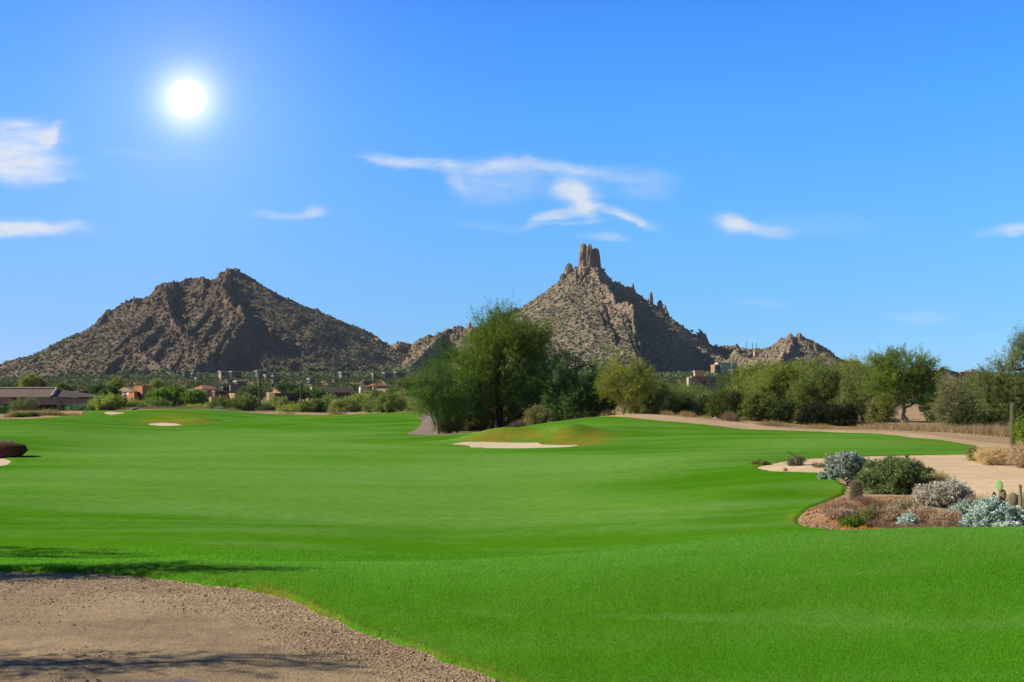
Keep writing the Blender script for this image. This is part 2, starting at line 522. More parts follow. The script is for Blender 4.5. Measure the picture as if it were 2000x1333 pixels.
def m_leaf(trans=.35, rough=.6, spec=.25):
    def f(t, pos, p, out):
        c = t.attr('tint', 'Color')
        t.put(p.inputs['Base Color'], c)
        tr = t.n('ShaderNodeBsdfTranslucent')
        t.link(t.mix(1.0, c, (1.25, 1.35, .7), 'MULTIPLY'), tr.inputs[0])
        mx = t.n('ShaderNodeMixShader'); mx.inputs[0].default_value = trans
        t.link(p.outputs[0], mx.inputs[1]); t.link(tr.outputs[0], mx.inputs[2]); t.link(mx.outputs[0], out.inputs[0])
        p.inputs['Roughness'].default_value = rough
        p.inputs['Specular IOR Level'].default_value = spec
    return f


def m_tint(t, pos, p, out):
    n = t.noise(pos, 1.2, 4, .6)
    return t.mix(t.mr(n, .35, .7, 0, .4), t.attr('tint', 'Color'), t.mix(.6, t.attr('tint', 'Color'), (.05, .04, .03)))


def flat(col, var=.25, sc=1.5, bs=0.0, bsc=8):
    def f(t, pos, p, out):
        n = t.noise(pos, sc, 5, .65)
        dk = tuple(x * (1 - var) for x in col)
        if bs: bump(t, p, t.noise(pos, bsc, 4, .7), .8, bs)
        return t.mix(t.mr(n, .35, .68), col, dk)
    return f


M = {}
M['lawn'] = principled('lawn_grass', m_lawn, 1.0, 0.0)
M['gravel'] = principled('crushed_gravel', m_gravel, .93)
M['desert'] = principled('desert_soil', sandy((.36, .255, .155), (.44, .33, .21), (.27, .195, .12), .6), .95, 0.0)
M['waste'] = principled('waste_sand', sandy((.58, .44, .29), (.67, .52, .355), (.52, .385, .245), .35), .95, 0.0)
M['redsoil'] = principled('red_decomposed_granite', sandy((.34, .19, .105), (.42, .27, .16), (.24, .13, .075), .8), .95, 0.0)
M['bunker'] = principled('bunker_sand', sandy((.62, .50, .36), (.68, .56, .42), (.56, .44, .31), .2), .95, 0.0)
M['cart'] = principled('path_dirt', sandy((.46, .34, .23), (.54, .41, .29), (.38, .28, .19), .3), .95, 0.0)
M['cartgrey'] = principled('path_paving', sandy((.24, .19, .16), (.29, .23, .19), (.21, .165, .14), .3), .9, .2)
M['hill'] = principled('rocky_hillside', m_hill, .95, .05)
M['leaf'] = principled('leaf', m_leaf(.32))
M['leafpale'] = principled('pale_leaf', m_leaf(.15, .8, .1))
M['blade'] = principled('grass_blade', m_leaf(.5, .6, .15))
M['tint'] = principled('tinted_stone', m_tint, .95, .05)
M['bark'] = principled('dark_bark', flat((.075, .055, .040), .5, 3, .03), .95, .05)
M['palebark'] = principled('pale_bark', flat((.30, .27, .20), .45, 3, .02), .9, .1)
M['greybark'] = principled('grey_bark', flat((.17, .14, .11), .4, 3, .02), .9, .1)


# ------------------------------------------------------------------ ground zones (px, distance)
def pd(lst):
    return np.array([(a, b) for a, b in lst], float)


def S(px, d):
    """zone space: both axes near to even on the ground as seen from the green"""
    return np.asarray(px, float) / 100.0, np.log(np.asarray(d, float)) * 12.0


def zone(px, d, poly):
    poly = np.asarray(poly, float)
    a, b = S(px, d)
    u, v = S(poly[:, 0], poly[:, 1])
    return sdf_poly(a, b, np.stack([u, v], 1))


def vis(lst, lo, hi):
    return [(px, Gd(px, py, lo, hi)) for px, py in lst]


LAWN = [(-4000, 3.0), (-4000, 100), (-1500, 108), (-600, 110), (0, 111), (60, 113), (110, 117), (150, 124), (165, 145), (200, 160), (260, 168), (350, 172), (450, 168), (520, 164), (600, 168), (690, 164), (760, 166), (826, 164),
        (829, 150), (815, 132), (816, 122), (826, 116), (795, 91), (860, 87), (940, 87), (1000, 90), (1100, 91), (1180, 90), (1240, 86.5), (1300, 83), (1400, 80), (1450, 78), (1520, 76.5), (1600, 74), (1700, 70), (1780, 65), (1850, 61.5), (1905, 58), (1900, 52), (1895, 46.5), (1840, 46.5),
        (1700, 46), (1650, 44), (1560, 42), (1500, 40), (1475, 39), (1510, 36.5), (1600, 34.5), (1630, 32), (1655, 29.5), (1650, 27.2), (1600, 25), (1572, 23.2), (1556, 21.6), (1580, 20.4), (1640, 19.4), (1750, 18.8), (1900, 18.2), (2050, 18.0), (2600, 18), (4000, 19), (6000, 16), (6000, 3.0), (3000, 2.2), (1700, 4.2), (1250, 5.1),
        (1015, 5.87), (960, 6.05), (900, 6.25), (850, 6.44), (780, 6.86), (700, 7.28), (650, 7.62), (600, 8.0), (560, 8.35), (520, 8.62), (450, 8.82), (400, 8.95), (330, 9.2), (280, 9.35), (200, 9.5), (100, 9.62), (0, 9.66), (-300, 9.7), (-1500, 9), (-2500, 7), (-3000, 3)]
PATH_NEAR = None    # whatever is left nearer than 12 m
WASTE = [(1905, 58), (1900, 52), (1895, 46), (1700, 47), (1475, 40), (1475, 38), (1600, 34.0), (1640, 31.5), (1700, 31.2), (1790, 29.0), (1850, 26.5), (1900, 24.8), (2000, 23.5), (2400, 22), (3200, 24), (3200, 58), (2100, 60), (1960, 40), (1890, 42.5)]
CART = [(1180, 88), (1195, 97), (1290, 91.5), (1380, 86.5), (1470, 86), (1515, 80.5), (1600, 77), (1700, 72.5), (1790, 69), (1830, 66.5), (1905, 62), (2000, 58), (2600, 55), (2600, 50), (1905, 56), (1850, 60), (1700, 68), (1500, 75), (1300, 81)]
CARTGREY = [(785, 86), (780, 93), (812, 116), (820, 130), (828, 165), (845, 170), (850, 140), (852, 110), (858, 93), (900, 88.5), (880, 84)]
BUNK = {'middle': vis([(880, 868), (905, 864), (940, 863.5), (1000, 865), (1050, 865), (1058, 869), (1100, 870), (1132, 870), (1110, 873.5), (1060, 875.5), (1000, 876), (945, 875.5), (915, 870.5)], 55, 82),
        'far': vis([(285, 829.5), (300, 827), (320, 826), (345, 828), (358, 831), (330, 832), (300, 831)], 100, 128),
        'green': vis([(203, 806), (215, 804.5), (243, 806.5), (240, 809), (222, 811), (206, 809)], 130, 160),
        'left': [(-200, 45), (-200, 51.5), (-40, 52), (5, 51), (22, 49.5), (12, 47.5), (-20, 46)]}
REDBED = [(1560, 21.2), (1575, 23.8), (1605, 25.5), (1660, 26.8), (1750, 26.5), (1800, 25), (1800, 20), (1750, 19.4), (1660, 20.2), (1600, 21)]

FAIR = [(-300, 40), (-300, 34), (0, 37), (110, 44), (178, 54), (185, 64), (165, 74), (190, 92), (300, 100), (500, 106), (690, 108), (685, 82), (750, 72), (860, 68), (950, 60), (1100, 56), (1250, 53), (1400, 58), (1600, 66), (1750, 62), (1850, 57), (1700, 52), (1500, 50), (1400, 44), (1300, 40), (1190, 34), (1240, 29), (1400, 25), (1300, 22.5), (900, 23), (500, 25), (200, 28), (0, 31), (-300, 33)]
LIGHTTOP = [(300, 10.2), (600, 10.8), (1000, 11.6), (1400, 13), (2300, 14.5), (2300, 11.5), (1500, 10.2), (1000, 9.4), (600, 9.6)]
DRY = [(960, 70.5, 60, .035, 1.0), (1030, 71.5, 40, .03, .8), (1100, 69.2, 40, .022, .9), (1160, 69.5, 35, .03, .8), (1090, 67.6, 70, .012, .8), (1115, 72.5, 22, .012, .6), (1150, 67, 50, .015, .6),
       (335, 121.5, 50, .012, .6), (395, 119.5, 30, .012, .8),
       (345, 145, 60, .03, .35), (230, 143, 40, .03, .6), (1800, 58, 60, .012, 1.0), (1745, 59.5, 25, .008, .7), (1300, 78.5, 40, .02, .1), (640, 150, 70, .035, .45), (1530, 73, 20, .015, .4), (1550, 22, 15, .05, .5), (1620, 27.5, 40, .02, .4), (760, 150, 30, .03, .4)]


def ragged(x, d):
    return .20 * fbm(x * 2.6, d * 2.6, 5, 21, .6) * np.clip(1.4 - d / 18, .35, 1)


def build_ground():
    uc = np.concatenate([np.linspace(-7500, -900, 26)[:-1], np.linspace(-900, -120, 50)[:-1], np.linspace(-120, 2120, 640)[:-1], np.linspace(2120, 2900, 50)[:-1], np.linspace(2900, 9500, 26)])
    dc = np.exp(np.concatenate([np.linspace(math.log(1.2), math.log(5.2), 40)[:-1], np.linspace(math.log(5.2), math.log(200), 620)[:-1], np.linspace(math.log(200), math.log(890), 120)]))
    PX, D = np.meshgrid(uc, dc)
    px = PX.ravel(); d = D.ravel()
    x = wx(px, d)
    z = H(px, d)
    lw = zone(px, d, LAWN)
    lw = lw + ragged(x, d)
    for k, b in BUNK.items(): lw = np.maximum(lw, -zone(px, d, b))
    # the turf stands a little above the bare ground
    z = z + np.where(d < 60, np.clip(-lw * .35, 0, .035) * np.clip(d / 8, .6, 1.4), 0)
    waste = zone(px, d, WASTE); cart = zone(px, d, CART); cg = zone(px, d, CARTGREY); red = zone(px, d, REDBED) + .12 * fbm(x * 1.5, d * 1.5, 3, 4)
    bk = np.full(px.shape, 9.0)
    for k, b in BUNK.items(): bk = np.minimum(bk, zone(px, d, b))
    near = np.log(d / 12.0) * 12       # negative nearer than 12 m
    V = np.stack([x, d, z], 1)
    nr, nc = PX.shape
    i = (np.arange(nr - 1)[:, None] * nc + np.arange(nc - 1)[None]).ravel()
    T = np.concatenate([np.stack([i, i + 1, i + nc + 1], 1), np.stack([i, i + nc + 1, i + nc], 1)])
    fair = np.clip(.5 - zone(px, d, FAIR) * .45 + .25 * fbm(x / 9, d / 6, 3, 2), 0, 1)
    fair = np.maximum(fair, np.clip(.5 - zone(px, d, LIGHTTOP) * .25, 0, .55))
    dry = np.zeros(px.shape)
    for (bx, bd, w_, wd, h) in DRY:
        dry = np.maximum(dry, h * np.exp(-((px - bx) / w_) ** 2 * 1.1 - (np.log(d / bd) / wd) ** 2 * 1.1))
    row = HY + (CZ - z) / d * FP
    for poly, d0, d1, soft in (([(900, 866), (935, 853), (1000, 845), (1062, 845), (1064, 858), (1050, 866), (1000, 867), (940, 866)], 64, 84, 5), ([(1058, 869), (1072, 857), (1110, 851), (1160, 855), (1178, 864), (1140, 872), (1100, 872)], 63, 80, 5),
                               ([(230, 828), (270, 823), (330, 819), (385, 822), (412, 828), (362, 830), (330, 827), (290, 828)], 112, 135, 2)):
        sd = sdf_poly(px, row * 1.0, poly)
        dry = np.maximum(dry, np.where((d > d0) & (d < d1), np.clip(.55 - sd / soft, 0, 1), 0) * np.clip(.55 + 1.3 * fbm(x / 2.2, d / 2.2, 4, 77), .1, .95))
    rim = np.exp(-(np.clip(-lw, 0, 9) / .14) ** 2) * np.clip(.1 + 2.2 * fbm(x * 2.1, d * 2.1, 3, 31), 0, 1)
    dry = np.clip(np.maximum(dry, rim * np.where(d < 30, .55, .5)), 0, 1)
    edge = np.clip(1.25 - lw / 1.6 + .5 * fbm(x * 1.4, d * 1.4, 3, 8), 0, 1)
    wetf = np.zeros(px.shape)
    for (bx, bd, w_, wd) in ((250, 5.95, 130, .030), (360, 5.98, 50, .018), (150, 5.75, 400, .03)):
        wetf = np.maximum(wetf, np.exp(-((px - bx) / w_) ** 2 - (np.log(d / bd) / wd) ** 2))
    wetf = np.clip(wetf * 1.1 - .35 + .9 * fbm(x * 1.5, d * 6, 4, 12), 0, 1)
    A = np.stack([lw, waste, cart, cg, red, bk, near, fair, dry, edge, wetf], 1)

    def split(V, A, T, k):
        """cut the triangles along A[:,k]=0; returns (V, A, inside tris, outside tris)"""
        f = A[:, k]
        s = f[T] < 0
        cnt = s.sum(1)
        ins = [T[cnt == 3]]; outs = [T[cnt == 0]]
        for want, single_inside in ((1, True), (2, False)):
            Tm = T[cnt == want]
            if not len(Tm): continue
            sm = s[cnt == want] if single_inside else ~s[cnt == want]
            lone = sm.argmax(1)
            r = np.arange(len(Tm))
            a = Tm[r, lone]; b = Tm[r, (lone + 1) % 3]; c = Tm[r, (lone + 2) % 3]
            key1 = np.sort(np.stack([a, b], 1), 1); key2 = np.sort(np.stack([a, c], 1), 1)
            allk = np.concatenate([key1, key2])
            uq, inv = np.unique(allk, axis=0, return_inverse=True)
            inv = inv.ravel()
            t = f[uq[:, 0]] / (f[uq[:, 0]] - f[uq[:, 1]])
            nv = V[uq[:, 0]] * (1 - t[:, None]) + V[uq[:, 1]] * t[:, None]
            na = A[uq[:, 0]] * (1 - t[:, None]) + A[uq[:, 1]] * t[:, None]
            n0 = len(V)
            V = np.concatenate([V, nv]); A = np.concatenate([A, na]); f = A[:, k]
            p = inv[:len(a)] + n0; q = inv[len(a):] + n0
            small = np.stack([a, p, q], 1)
            rest = np.concatenate([np.stack([p, b, c], 1), np.stack([p, c, q], 1)])
            if single_inside: ins.append(small); outs.append(rest)
            else: outs.append(small); ins.append(rest)
        return V, A, np.concatenate(ins), np.concatenate(outs)

    def emit(name, T, mat, attrs):
        uq, inv = np.unique(T, return_inverse=True)
        inv = inv.reshape(T.shape)
        o = mesh_obj(name, V[uq], [inv], mat, None, True, {k: A[uq, c] for k, c in attrs.items()})
        tag(o, kind='structure')
        return o
    V, A, tl, rest = split(V, A, T, 0)
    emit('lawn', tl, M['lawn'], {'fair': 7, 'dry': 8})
    V, A, tb, rest = split(V, A, rest, 5)
    emit('bunker_sand', tb, M['bunker'], {})
    V, A, tn, rest = split(V, A, rest, 6)
    emit('gravel_path', tn, M['gravel'], {'edge': 9, 'wet': 10})
    V, A, tr_, rest = split(V, A, rest, 4)
    emit('planting_bed', tr_, M['redsoil'], {})
    V, A, tw, rest = split(V, A, rest, 1)
    emit('waste_sand', tw, M['waste'], {})
    V, A, tcc, rest = split(V, A, rest, 2)
    emit('cart_path', tcc, M['cart'], {})
    V, A, tg, rest = split(V, A, rest, 3)
    emit('paved_path', tg, M['cartgrey'], {})
    emit('desert_ground', rest, M['desert'], {})
    # country behind and beside the viewer
    mb = MB()
    mb.add([(-9000, -3000, -.6), (9000, -3000, -.6), (9000, 1.3, -.02), (-9000, 1.3, -.02)], [(0, 1, 2, 3)])
    mb.add([(-9000, 1.3, -3), (9000, 1.3, -3), (9000, 9000, -3), (-9000, 9000, -3)], [(0, 1, 2, 3)])
    tag(mb.build('outer_ground', M['desert']), kind='structure')


build_ground()


# ------------------------------------------------------------------ hills
def hbase(x, y):
    px = 1000 + x / y * FP
    k = np.clip((px + 100) / 500, 0, 1)
    cap = 11 + 21 * k - 6 * np.clip((px - 1500) / 400, 0, 1)
    return np.minimum(10.0 + (y - 700) * .040, cap + 4 * fbm(x / 160, y / 160, 3, 61))


def ridge(lst):
    return np.array([(wx(px, d), d, wz(py, d)) for px, py, d in lst])


# (points, steepness left, steepness right, extra cliff drop, cliff width)
RIDGES = [
    (ridge([(-10, 775, 1310), (18, 755, 1330), (60, 722, 1360), (100, 692, 1390), (150, 661, 1420), (180, 640, 1430), (192, 622, 1445), (205, 609, 1450), (240, 590, 1460), (262, 587, 1463), (275, 582, 1466), (290, 577, 1470), (308, 562, 1475), (322, 552, 1480), (345, 549, 1482), (360, 547, 1484), (372, 541, 1490), (395, 536, 1492), (412, 542, 1495), (422, 540, 1497), (432, 530, 1500), (446, 524, 1500), (462, 525, 1500), (480, 538, 1500), (500, 558, 1500)]), .60, .56, 8, 12),
    (ridge([(500, 558, 1500), (520, 575, 1500), (550, 593, 1510), (590, 609, 1520), (605, 608, 1520), (618, 605, 1520), (634, 614, 1520), (660, 640, 1520), (700, 668, 1510), (725, 681, 1500)]), .52, .52, 4, 12),
    (ridge([(725, 681, 1500), (760, 673, 1490), (782, 666, 1480), (805, 674, 1480), (830, 657, 1480), (870, 646, 1485), (895, 637, 1490), (918, 634, 1490), (945, 642, 1500), (975, 625, 1510), (1020, 604, 1520), (1060, 584, 1530), (1078, 572, 1535), (1088, 556, 1540), (1100, 541, 1540)]), .58, .70, 9, 11),
    (ridge([(1100, 541, 1540), (1115, 527, 1540), (1133, 514, 1540), (1150, 511, 1540), (1172, 515, 1540)]), .66, 1.35, 12, 11),
    (ridge([(1172, 515, 1540), (1180, 530, 1545), (1200, 546, 1555), (1225, 562, 1565), (1245, 571, 1570), (1270, 577, 1575), (1293, 588, 1580), (1305, 612, 1580), (1332, 634, 1580), (1372, 655, 1570), (1385, 668, 1565), (1425, 677, 1555), (1470, 681, 1540)]), 1.05, 1.05, 14, 11),
    (ridge([(1470, 681, 1540), (1505, 676, 1535), (1522, 664, 1530), (1540, 654, 1530), (1565, 655, 1530), (1590, 667, 1530), (1612, 680, 1530), (1642, 700, 1530), (1700, 716, 1520), (1760, 727, 1510), (2050, 742, 1500)]), .50, .55, 6, 10),
    (ridge([(452, 529, 1498), (440, 548, 1422), (436, 566, 1355), (448, 590, 1315), (470, 612, 1280), (478, 628, 1265)]), .62, 1.25, 22, 13),
    (ridge([(346, 550, 1480), (330, 566, 1400), (322, 590, 1320), (335, 615, 1270), (352, 640, 1230), (380, 668, 1185), (410, 690, 1140)]), .55, 1.15, 18, 12),
    (ridge([(395, 538, 1490), (398, 560, 1422), (392, 585, 1365), (402, 600, 1345)]), .6, 1.1, 14, 12),
    (ridge([(262, 588, 1460), (270, 604, 1382), (268, 630, 1315), (285, 650, 1275), (305, 662, 1245)]), .55, .95, 12, 10),
    (ridge([(205, 611, 1448), (190, 640, 1390), (182, 670, 1330), (165, 700, 1260)]), .5, .8, 7, 10),
    (ridge([(150, 728, 1150), (185, 705, 1140), (215, 690, 1130), (238, 676, 1120), (262, 671, 1115), (285, 694, 1085), (312, 712, 1060), (340, 732, 1030), (356, 744, 1010)]), .5, 1.1, 12, 8),
    (ridge([(128, 712, 1240), (140, 698, 1240), (147, 693, 1240), (156, 700, 1235), (162, 712, 1225)]), .9, 2.0, 16, 5),
    (ridge([(200, 700, 1220), (212, 684, 1220), (220, 690, 1212)]), .9, 2.0, 12, 5),
    (ridge([(622, 614, 1518), (606, 640, 1417), (590, 670, 1325), (575, 700, 1255), (560, 722, 1205)]), .5, .85, 9, 12),
    (ridge([(540, 590, 1505), (535, 630, 1420), (520, 670, 1330), (505, 705, 1260)]), .5, .75, 5, 12),
    (ridge([(700, 670, 1505), (680, 690, 1430), (650, 715, 1350)]), .45, .6, 4, 10),
    (ridge([(870, 647, 1483), (845, 672, 1400), (822, 695, 1330), (800, 718, 1260)]), .45, .7, 7, 10),
    (ridge([(782, 668, 1478), (770, 690, 1420), (745, 712, 1350)]), .45, .8, 6, 10),
    (ridge([(1152, 518, 1538), (1168, 540, 1480), (1186, 562, 1430), (1204, 588, 1385), (1222, 589, 1365), (1234, 600, 1350), (1240, 640, 1300), (1246, 680, 1260), (1256, 705, 1230), (1264, 735, 1190)]), .52, 2.2, 40, 8),
    (ridge([(1100, 545, 1538), (1082, 590, 1460), (1058, 630, 1400), (1030, 680, 1330), (1000, 725, 1260)]), .5, .75, 8, 12),
    (ridge([(1150, 515, 1538), (1125, 560, 1470), (1130, 620, 1400), (1145, 670, 1330), (1160, 715, 1260)]), .5, .6, 9, 12),
    (ridge([(1185, 562, 1450), (1195, 620, 1380), (1200, 665, 1330), (1205, 700, 1290)]), .5, 1.2, 14, 9),
    (ridge([(1296, 592, 1578), (1318, 640, 1515), (1345, 664, 1470), (1390, 690, 1430), (1440, 708, 1390), (1500, 728, 1340)]), .9, .9, 9, 10),
    (ridge([(1425, 678, 1552), (1440, 690, 1500), (1480, 704, 1440)]), .5, .7, 5, 10),
    (ridge([(1550, 656, 1528), (1545, 680, 1470), (1520, 705, 1410), (1500, 725, 1360)]), .5, .9, 9, 8),
    (ridge([(1590, 668, 1528), (1600, 700, 1460), (1620, 722, 1400)]), .5, .8, 6, 8),
    (ridge([(1855, 732, 2300), (1880, 722, 2300), (1897, 716, 2300), (1912, 722, 2300), (1960, 736, 2300)]), .5, .5, 5, 12),
]


def hill_z(x, y, detail=True):
    shp = x.shape; x = x.ravel(); y = y.ravel()
    base = hbase(x, y)
    ax = x + 14 * fbm(x / 55, y / 55, 3, 71); ay = y + 14 * fbm(x / 55, y / 55, 3, 72)
    wxx = x; wyy = y
    best = np.full(x.shape, -99.0); craggy = np.zeros(x.shape)
    for ri, (pts, stl, str_, cd, cw) in enumerate(RIDGES):
        for a, b in zip(pts[:-1], pts[1:]):
            e = b[:2] - a[:2]
            L2 = e @ e + 1e-9
            hz = max(a[2], b[2])
            t = np.clip(((x - a[0]) * e[0] + (y - a[1]) * e[1]) / L2, 0, 1)
            t0 = np.clip(((x - a[0]) * e[0] + (y - a[1]) * e[1]) / L2, 0, 1)
            kx = (1.65 if ri < 6 else 1.3) if ri > 1 else np.where(x < a[0] + e[0] * t0, 1.65 if ri == 0 else 1.0, 1.0)
            dist = np.hypot(kx * (x - a[0] - e[0] * t), y - a[1] - e[1] * t)
            t2 = np.clip(((ax - a[0]) * e[0] + (ay - a[1]) * e[1]) / L2, 0, 1)
            d2 = np.hypot(kx * (ax - a[0] - e[0] * t2), ay - a[1] - e[1] * t2)
            w = np.clip(dist / 40, 0, 1)
            dd = dist * (1 - w) + d2 * w
            zr = a[2] + (b[2] - a[2]) * (t * (1 - w) + t2 * w)
            st = np.where(x < a[0] + e[0] * t, stl, str_)
            sm = np.clip((x - a[0] - e[0] * t) / 8 * .5 + .5, 0, 1); st = stl + (str_ - stl) * sm
            cde = cd * (.22 + .78 * sm) if str_ > 1.0 else cd
            q = zr - st * dd - cde * (1 - np.exp(-dd / cw)) + .00070 * np.minimum(dd, 170) ** 2
            m = q > best
            best = np.where(m, q, best)
            craggy = np.where(m, min(cd, 20) / 24 * np.exp(-dd / 38), craggy)
    z = np.maximum(base, best)
    k = np.clip((z - base) / 25, 0, 1)
    craggy = np.clip(craggy + .35 * np.clip(fbm(x / 70, y / 70, 3, 91), 0, 1), 0, 1) * k
    if detail:
        z = z + k * (3.5 * fbm(x / 38, y / 38, 3, 81)) * np.clip(1 - craggy, .3, 1)
        c0, r0 = cells(x / 24 + .3 * fbm(x / 15, y / 15, 2, 5), y / 24, 6)
        c1, r1 = cells(x / 13, y / 13, 1)
        c2, r2 = cells(x / 6, y / 6, 2)
        c3, r3 = cells(x / 3.2, y / 3.2, 3)
        b1 = np.sqrt(np.clip(1 - c1 * 1.5, 0, 1)) * r1; b2 = np.sqrt(np.clip(1 - c2 * 1.4, 0, 1)) * r2; b3 = np.sqrt(np.clip(1 - c3 * 1.3, 0, 1)) * r3
        z = z + k * (craggy * 14 * (np.sqrt(np.clip(1 - c0 * 1.5, 0, 1)) * r0 - .3) + (.07 + craggy * 1.3) * b1 * 9.0 + (.12 + craggy * 1.2) * b2 * 4.8 + (.28 + .8 * craggy) * b3 * 2.0 - craggy * 3.2 - 1.2)
    return z.reshape(shp), craggy.reshape(shp), base.reshape(shp)


def icoball(sub=1):
    import bmesh
    bm = bmesh.new(); bmesh.ops.create_icosphere(bm, subdivisions=sub, radius=1.0)
    v = np.array([q.co[:] for q in bm.verts]); f = np.array([[q.index for q in p.verts] for p in bm.faces]); bm.free()
    return v, f


ICO1 = icoball(1); ICO2 = icoball(2)


def scatter(name, pos, size, tints, mat, squash=(.6, 1.1), lump=.35, ball=ICO1, smooth=False, seed=1, parent=None):
    r = np.random.default_rng(seed)
    n = len(pos); bv, bf = ball
    k = len(bv)
    v = np.broadcast_to(bv, (n, k, 3)).copy()
    v *= (1 + lump * (r.random((n, k, 1)) * 2 - 1))
    sc = np.stack([r.uniform(.75, 1.3, n), r.uniform(.75, 1.3, n), r.uniform(*squash, n)], 1) * size[:, None]
    v *= sc[:, None]
    th = r.random(n) * 6.28; c, s = np.cos(th), np.sin(th)
    v = np.stack([v[..., 0] * c[:, None] - v[..., 1] * s[:, None], v[..., 0] * s[:, None] + v[..., 1] * c[:, None], v[..., 2]], -1)
    v += pos[:, None]
    f = bf[None] + (np.arange(n) * k)[:, None, None]
    t = np.repeat(tints, k, 0)
    return mesh_obj(name, v.reshape(-1, 3), [f.reshape(-1, 3)], mat, parent, smooth, {'tint': t})


def build_hills():
    pxs = np.linspace(-180, 2200, 1150)
    ds = np.concatenate([np.linspace(760, 1050, 70)[:-1], np.linspace(1050, 1570, 330)[:-1], np.linspace(1570, 2500, 60)])
    PX, D = np.meshgrid(pxs, ds)
    X = wx(PX, D)
    Z, C, B = hill_z(X, D)
    Z = Z - np.clip((900 - D) / 60, 0, 1) * 3
    nr, nc = PX.shape
    i = (np.arange(nr - 1)[:, None] * nc + np.arange(nc - 1)[None]).ravel()
    T = np.stack([i, i + 1, i + nc + 1, i + nc], 1)
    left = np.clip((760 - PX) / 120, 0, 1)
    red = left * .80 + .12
    gr = np.clip(1.2 - C * 1.6, 0, 1) * (.75 + .25 * left)
    o = mesh_obj('hills', np.stack([X.ravel(), D.ravel(), Z.ravel()], 1), [T], M['hill'], None, False,
                 {'red': red.ravel(), 'green': gr.ravel()})
    tag(o, kind='structure')
    # loose boulders and scrub on the slopes
    r = np.random.default_rng(5)
    n = 100000
    px = r.uniform(-60, 2060, n); d = r.uniform(1040, 1575, n)
    x = wx(px, d); z, c, b = hill_z(x, d)
    zz = (z - b)
    lefthand = np.clip(1 - (px - 600) / 200, 0, 1)  # marks the left mountain, whose boulders are darker, redder rock
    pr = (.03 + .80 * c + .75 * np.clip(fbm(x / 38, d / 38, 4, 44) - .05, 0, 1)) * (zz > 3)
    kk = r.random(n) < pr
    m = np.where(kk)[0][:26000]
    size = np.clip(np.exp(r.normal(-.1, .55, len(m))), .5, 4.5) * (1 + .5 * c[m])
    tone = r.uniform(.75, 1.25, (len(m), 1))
    pal = np.where((lefthand[m] > .5)[:, None], np.array([[.150, .108, .082]]), np.array([[.33, .25, .18]])) * tone
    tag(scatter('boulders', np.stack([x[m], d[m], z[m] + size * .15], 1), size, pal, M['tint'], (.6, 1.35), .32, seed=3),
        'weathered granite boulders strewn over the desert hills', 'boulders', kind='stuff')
    n = 110000
    px = r.uniform(-60, 2060, n); d = r.uniform(900, 1560, n)
    x = wx(px, d); z, c, b = hill_z(x, d)
    zz = z - b
    low = zz < 6
    pr = np.where(low, .55 + .3 * fbm(x / 40, d / 40, 2, 33), .42 + .3 * fbm(x / 25, d / 25, 3, 34) - .5 * c) * np.where(px > 1750, .5, 1)
    m = np.where(r.random(n) < pr)[0][:42000]
    size = r.uniform(.8, 1.9, len(m)) + np.where(low[m], r.uniform(.3, 2.2, len(m)), 0)
    g = r.random((len(m), 1))
    pal = (1 - g) * np.array([[.060, .088, .028]]) + g * np.array([[.150, .165, .075]])
    pal = np.where(low[m][:, None], pal * .5 + (1 - g) * np.array([[.012, .03, .008]]) + g * np.array([[.035, .06, .015]]), pal)
    tag(scatter('desert_scrub', np.stack([x[m], d[m], z[m] + size * .3], 1), size, pal, M['leafpale'], (.6, .95), .45, seed=4),
        'olive green scrub and low trees dotting the desert hills', 'desert scrub', kind='stuff')


build_hills()


# ------------------------------------------------------------------ rock fingers on the peak
def rock_column(name, px, top, bot, wpx, d, tint, seed, parent=None, lean=0., n=36, m=32, flat_=1.0, rough=.24):
    r = np.random.default_rng(seed)
    R = wpx / FP * d / 2
    zt, zb = wz(top, d), wz(bot, d) - 4
    t = np.linspace(0, 1, m)
    prof = np.where(t < .62, 1.12 - .36 * t, (1.12 - .36 * .62) * np.sqrt(np.clip(1 - ((t - .62) / .38) ** 2.1, 0, 1)))
    prof[-1] = 0.02
    th = np.arange(n) / n * 2 * math.pi
    V = []
    for k in range(m):
        zz = zb + (zt - zb) * t[k]
        nx = 1 + rough * fbm(np.cos(th) * 1.6 + seed * 3.3, np.sin(th) * 1.6 + t[k] * 2.2, 3, seed) + rough * .8 * fbm(np.cos(th) * 4 + seed, np.sin(th) * 4 + t[k] * 7, 2, seed + 5)
        crack = 1 - .18 * np.exp(-((np.mod(th * 2.0 + seed + .5 * np.sin(t[k] * 5), math.pi) - 1.5) / .22) ** 2)
        rr = R * prof[k] * nx * crack
        V.append(np.stack([wx(px, d) + rr * np.cos(th) + lean * R * t[k], d + rr * np.sin(th) * flat_, np.full(n, zz)], 1))
    V = np.concatenate(V)
    i = np.arange(m - 1)[:, None] * n + np.arange(n)[None]; j = np.arange(m - 1)[:, None] * n + (np.arange(n)[None] + 1) % n
    q = np.stack([i, j, j + n, i + n], -1).reshape(-1, 4)
    return mesh_obj(name, V, [q], M['tint'], parent, False, {'tint': np.tile(np.array([tint]), (len(V), 1))})


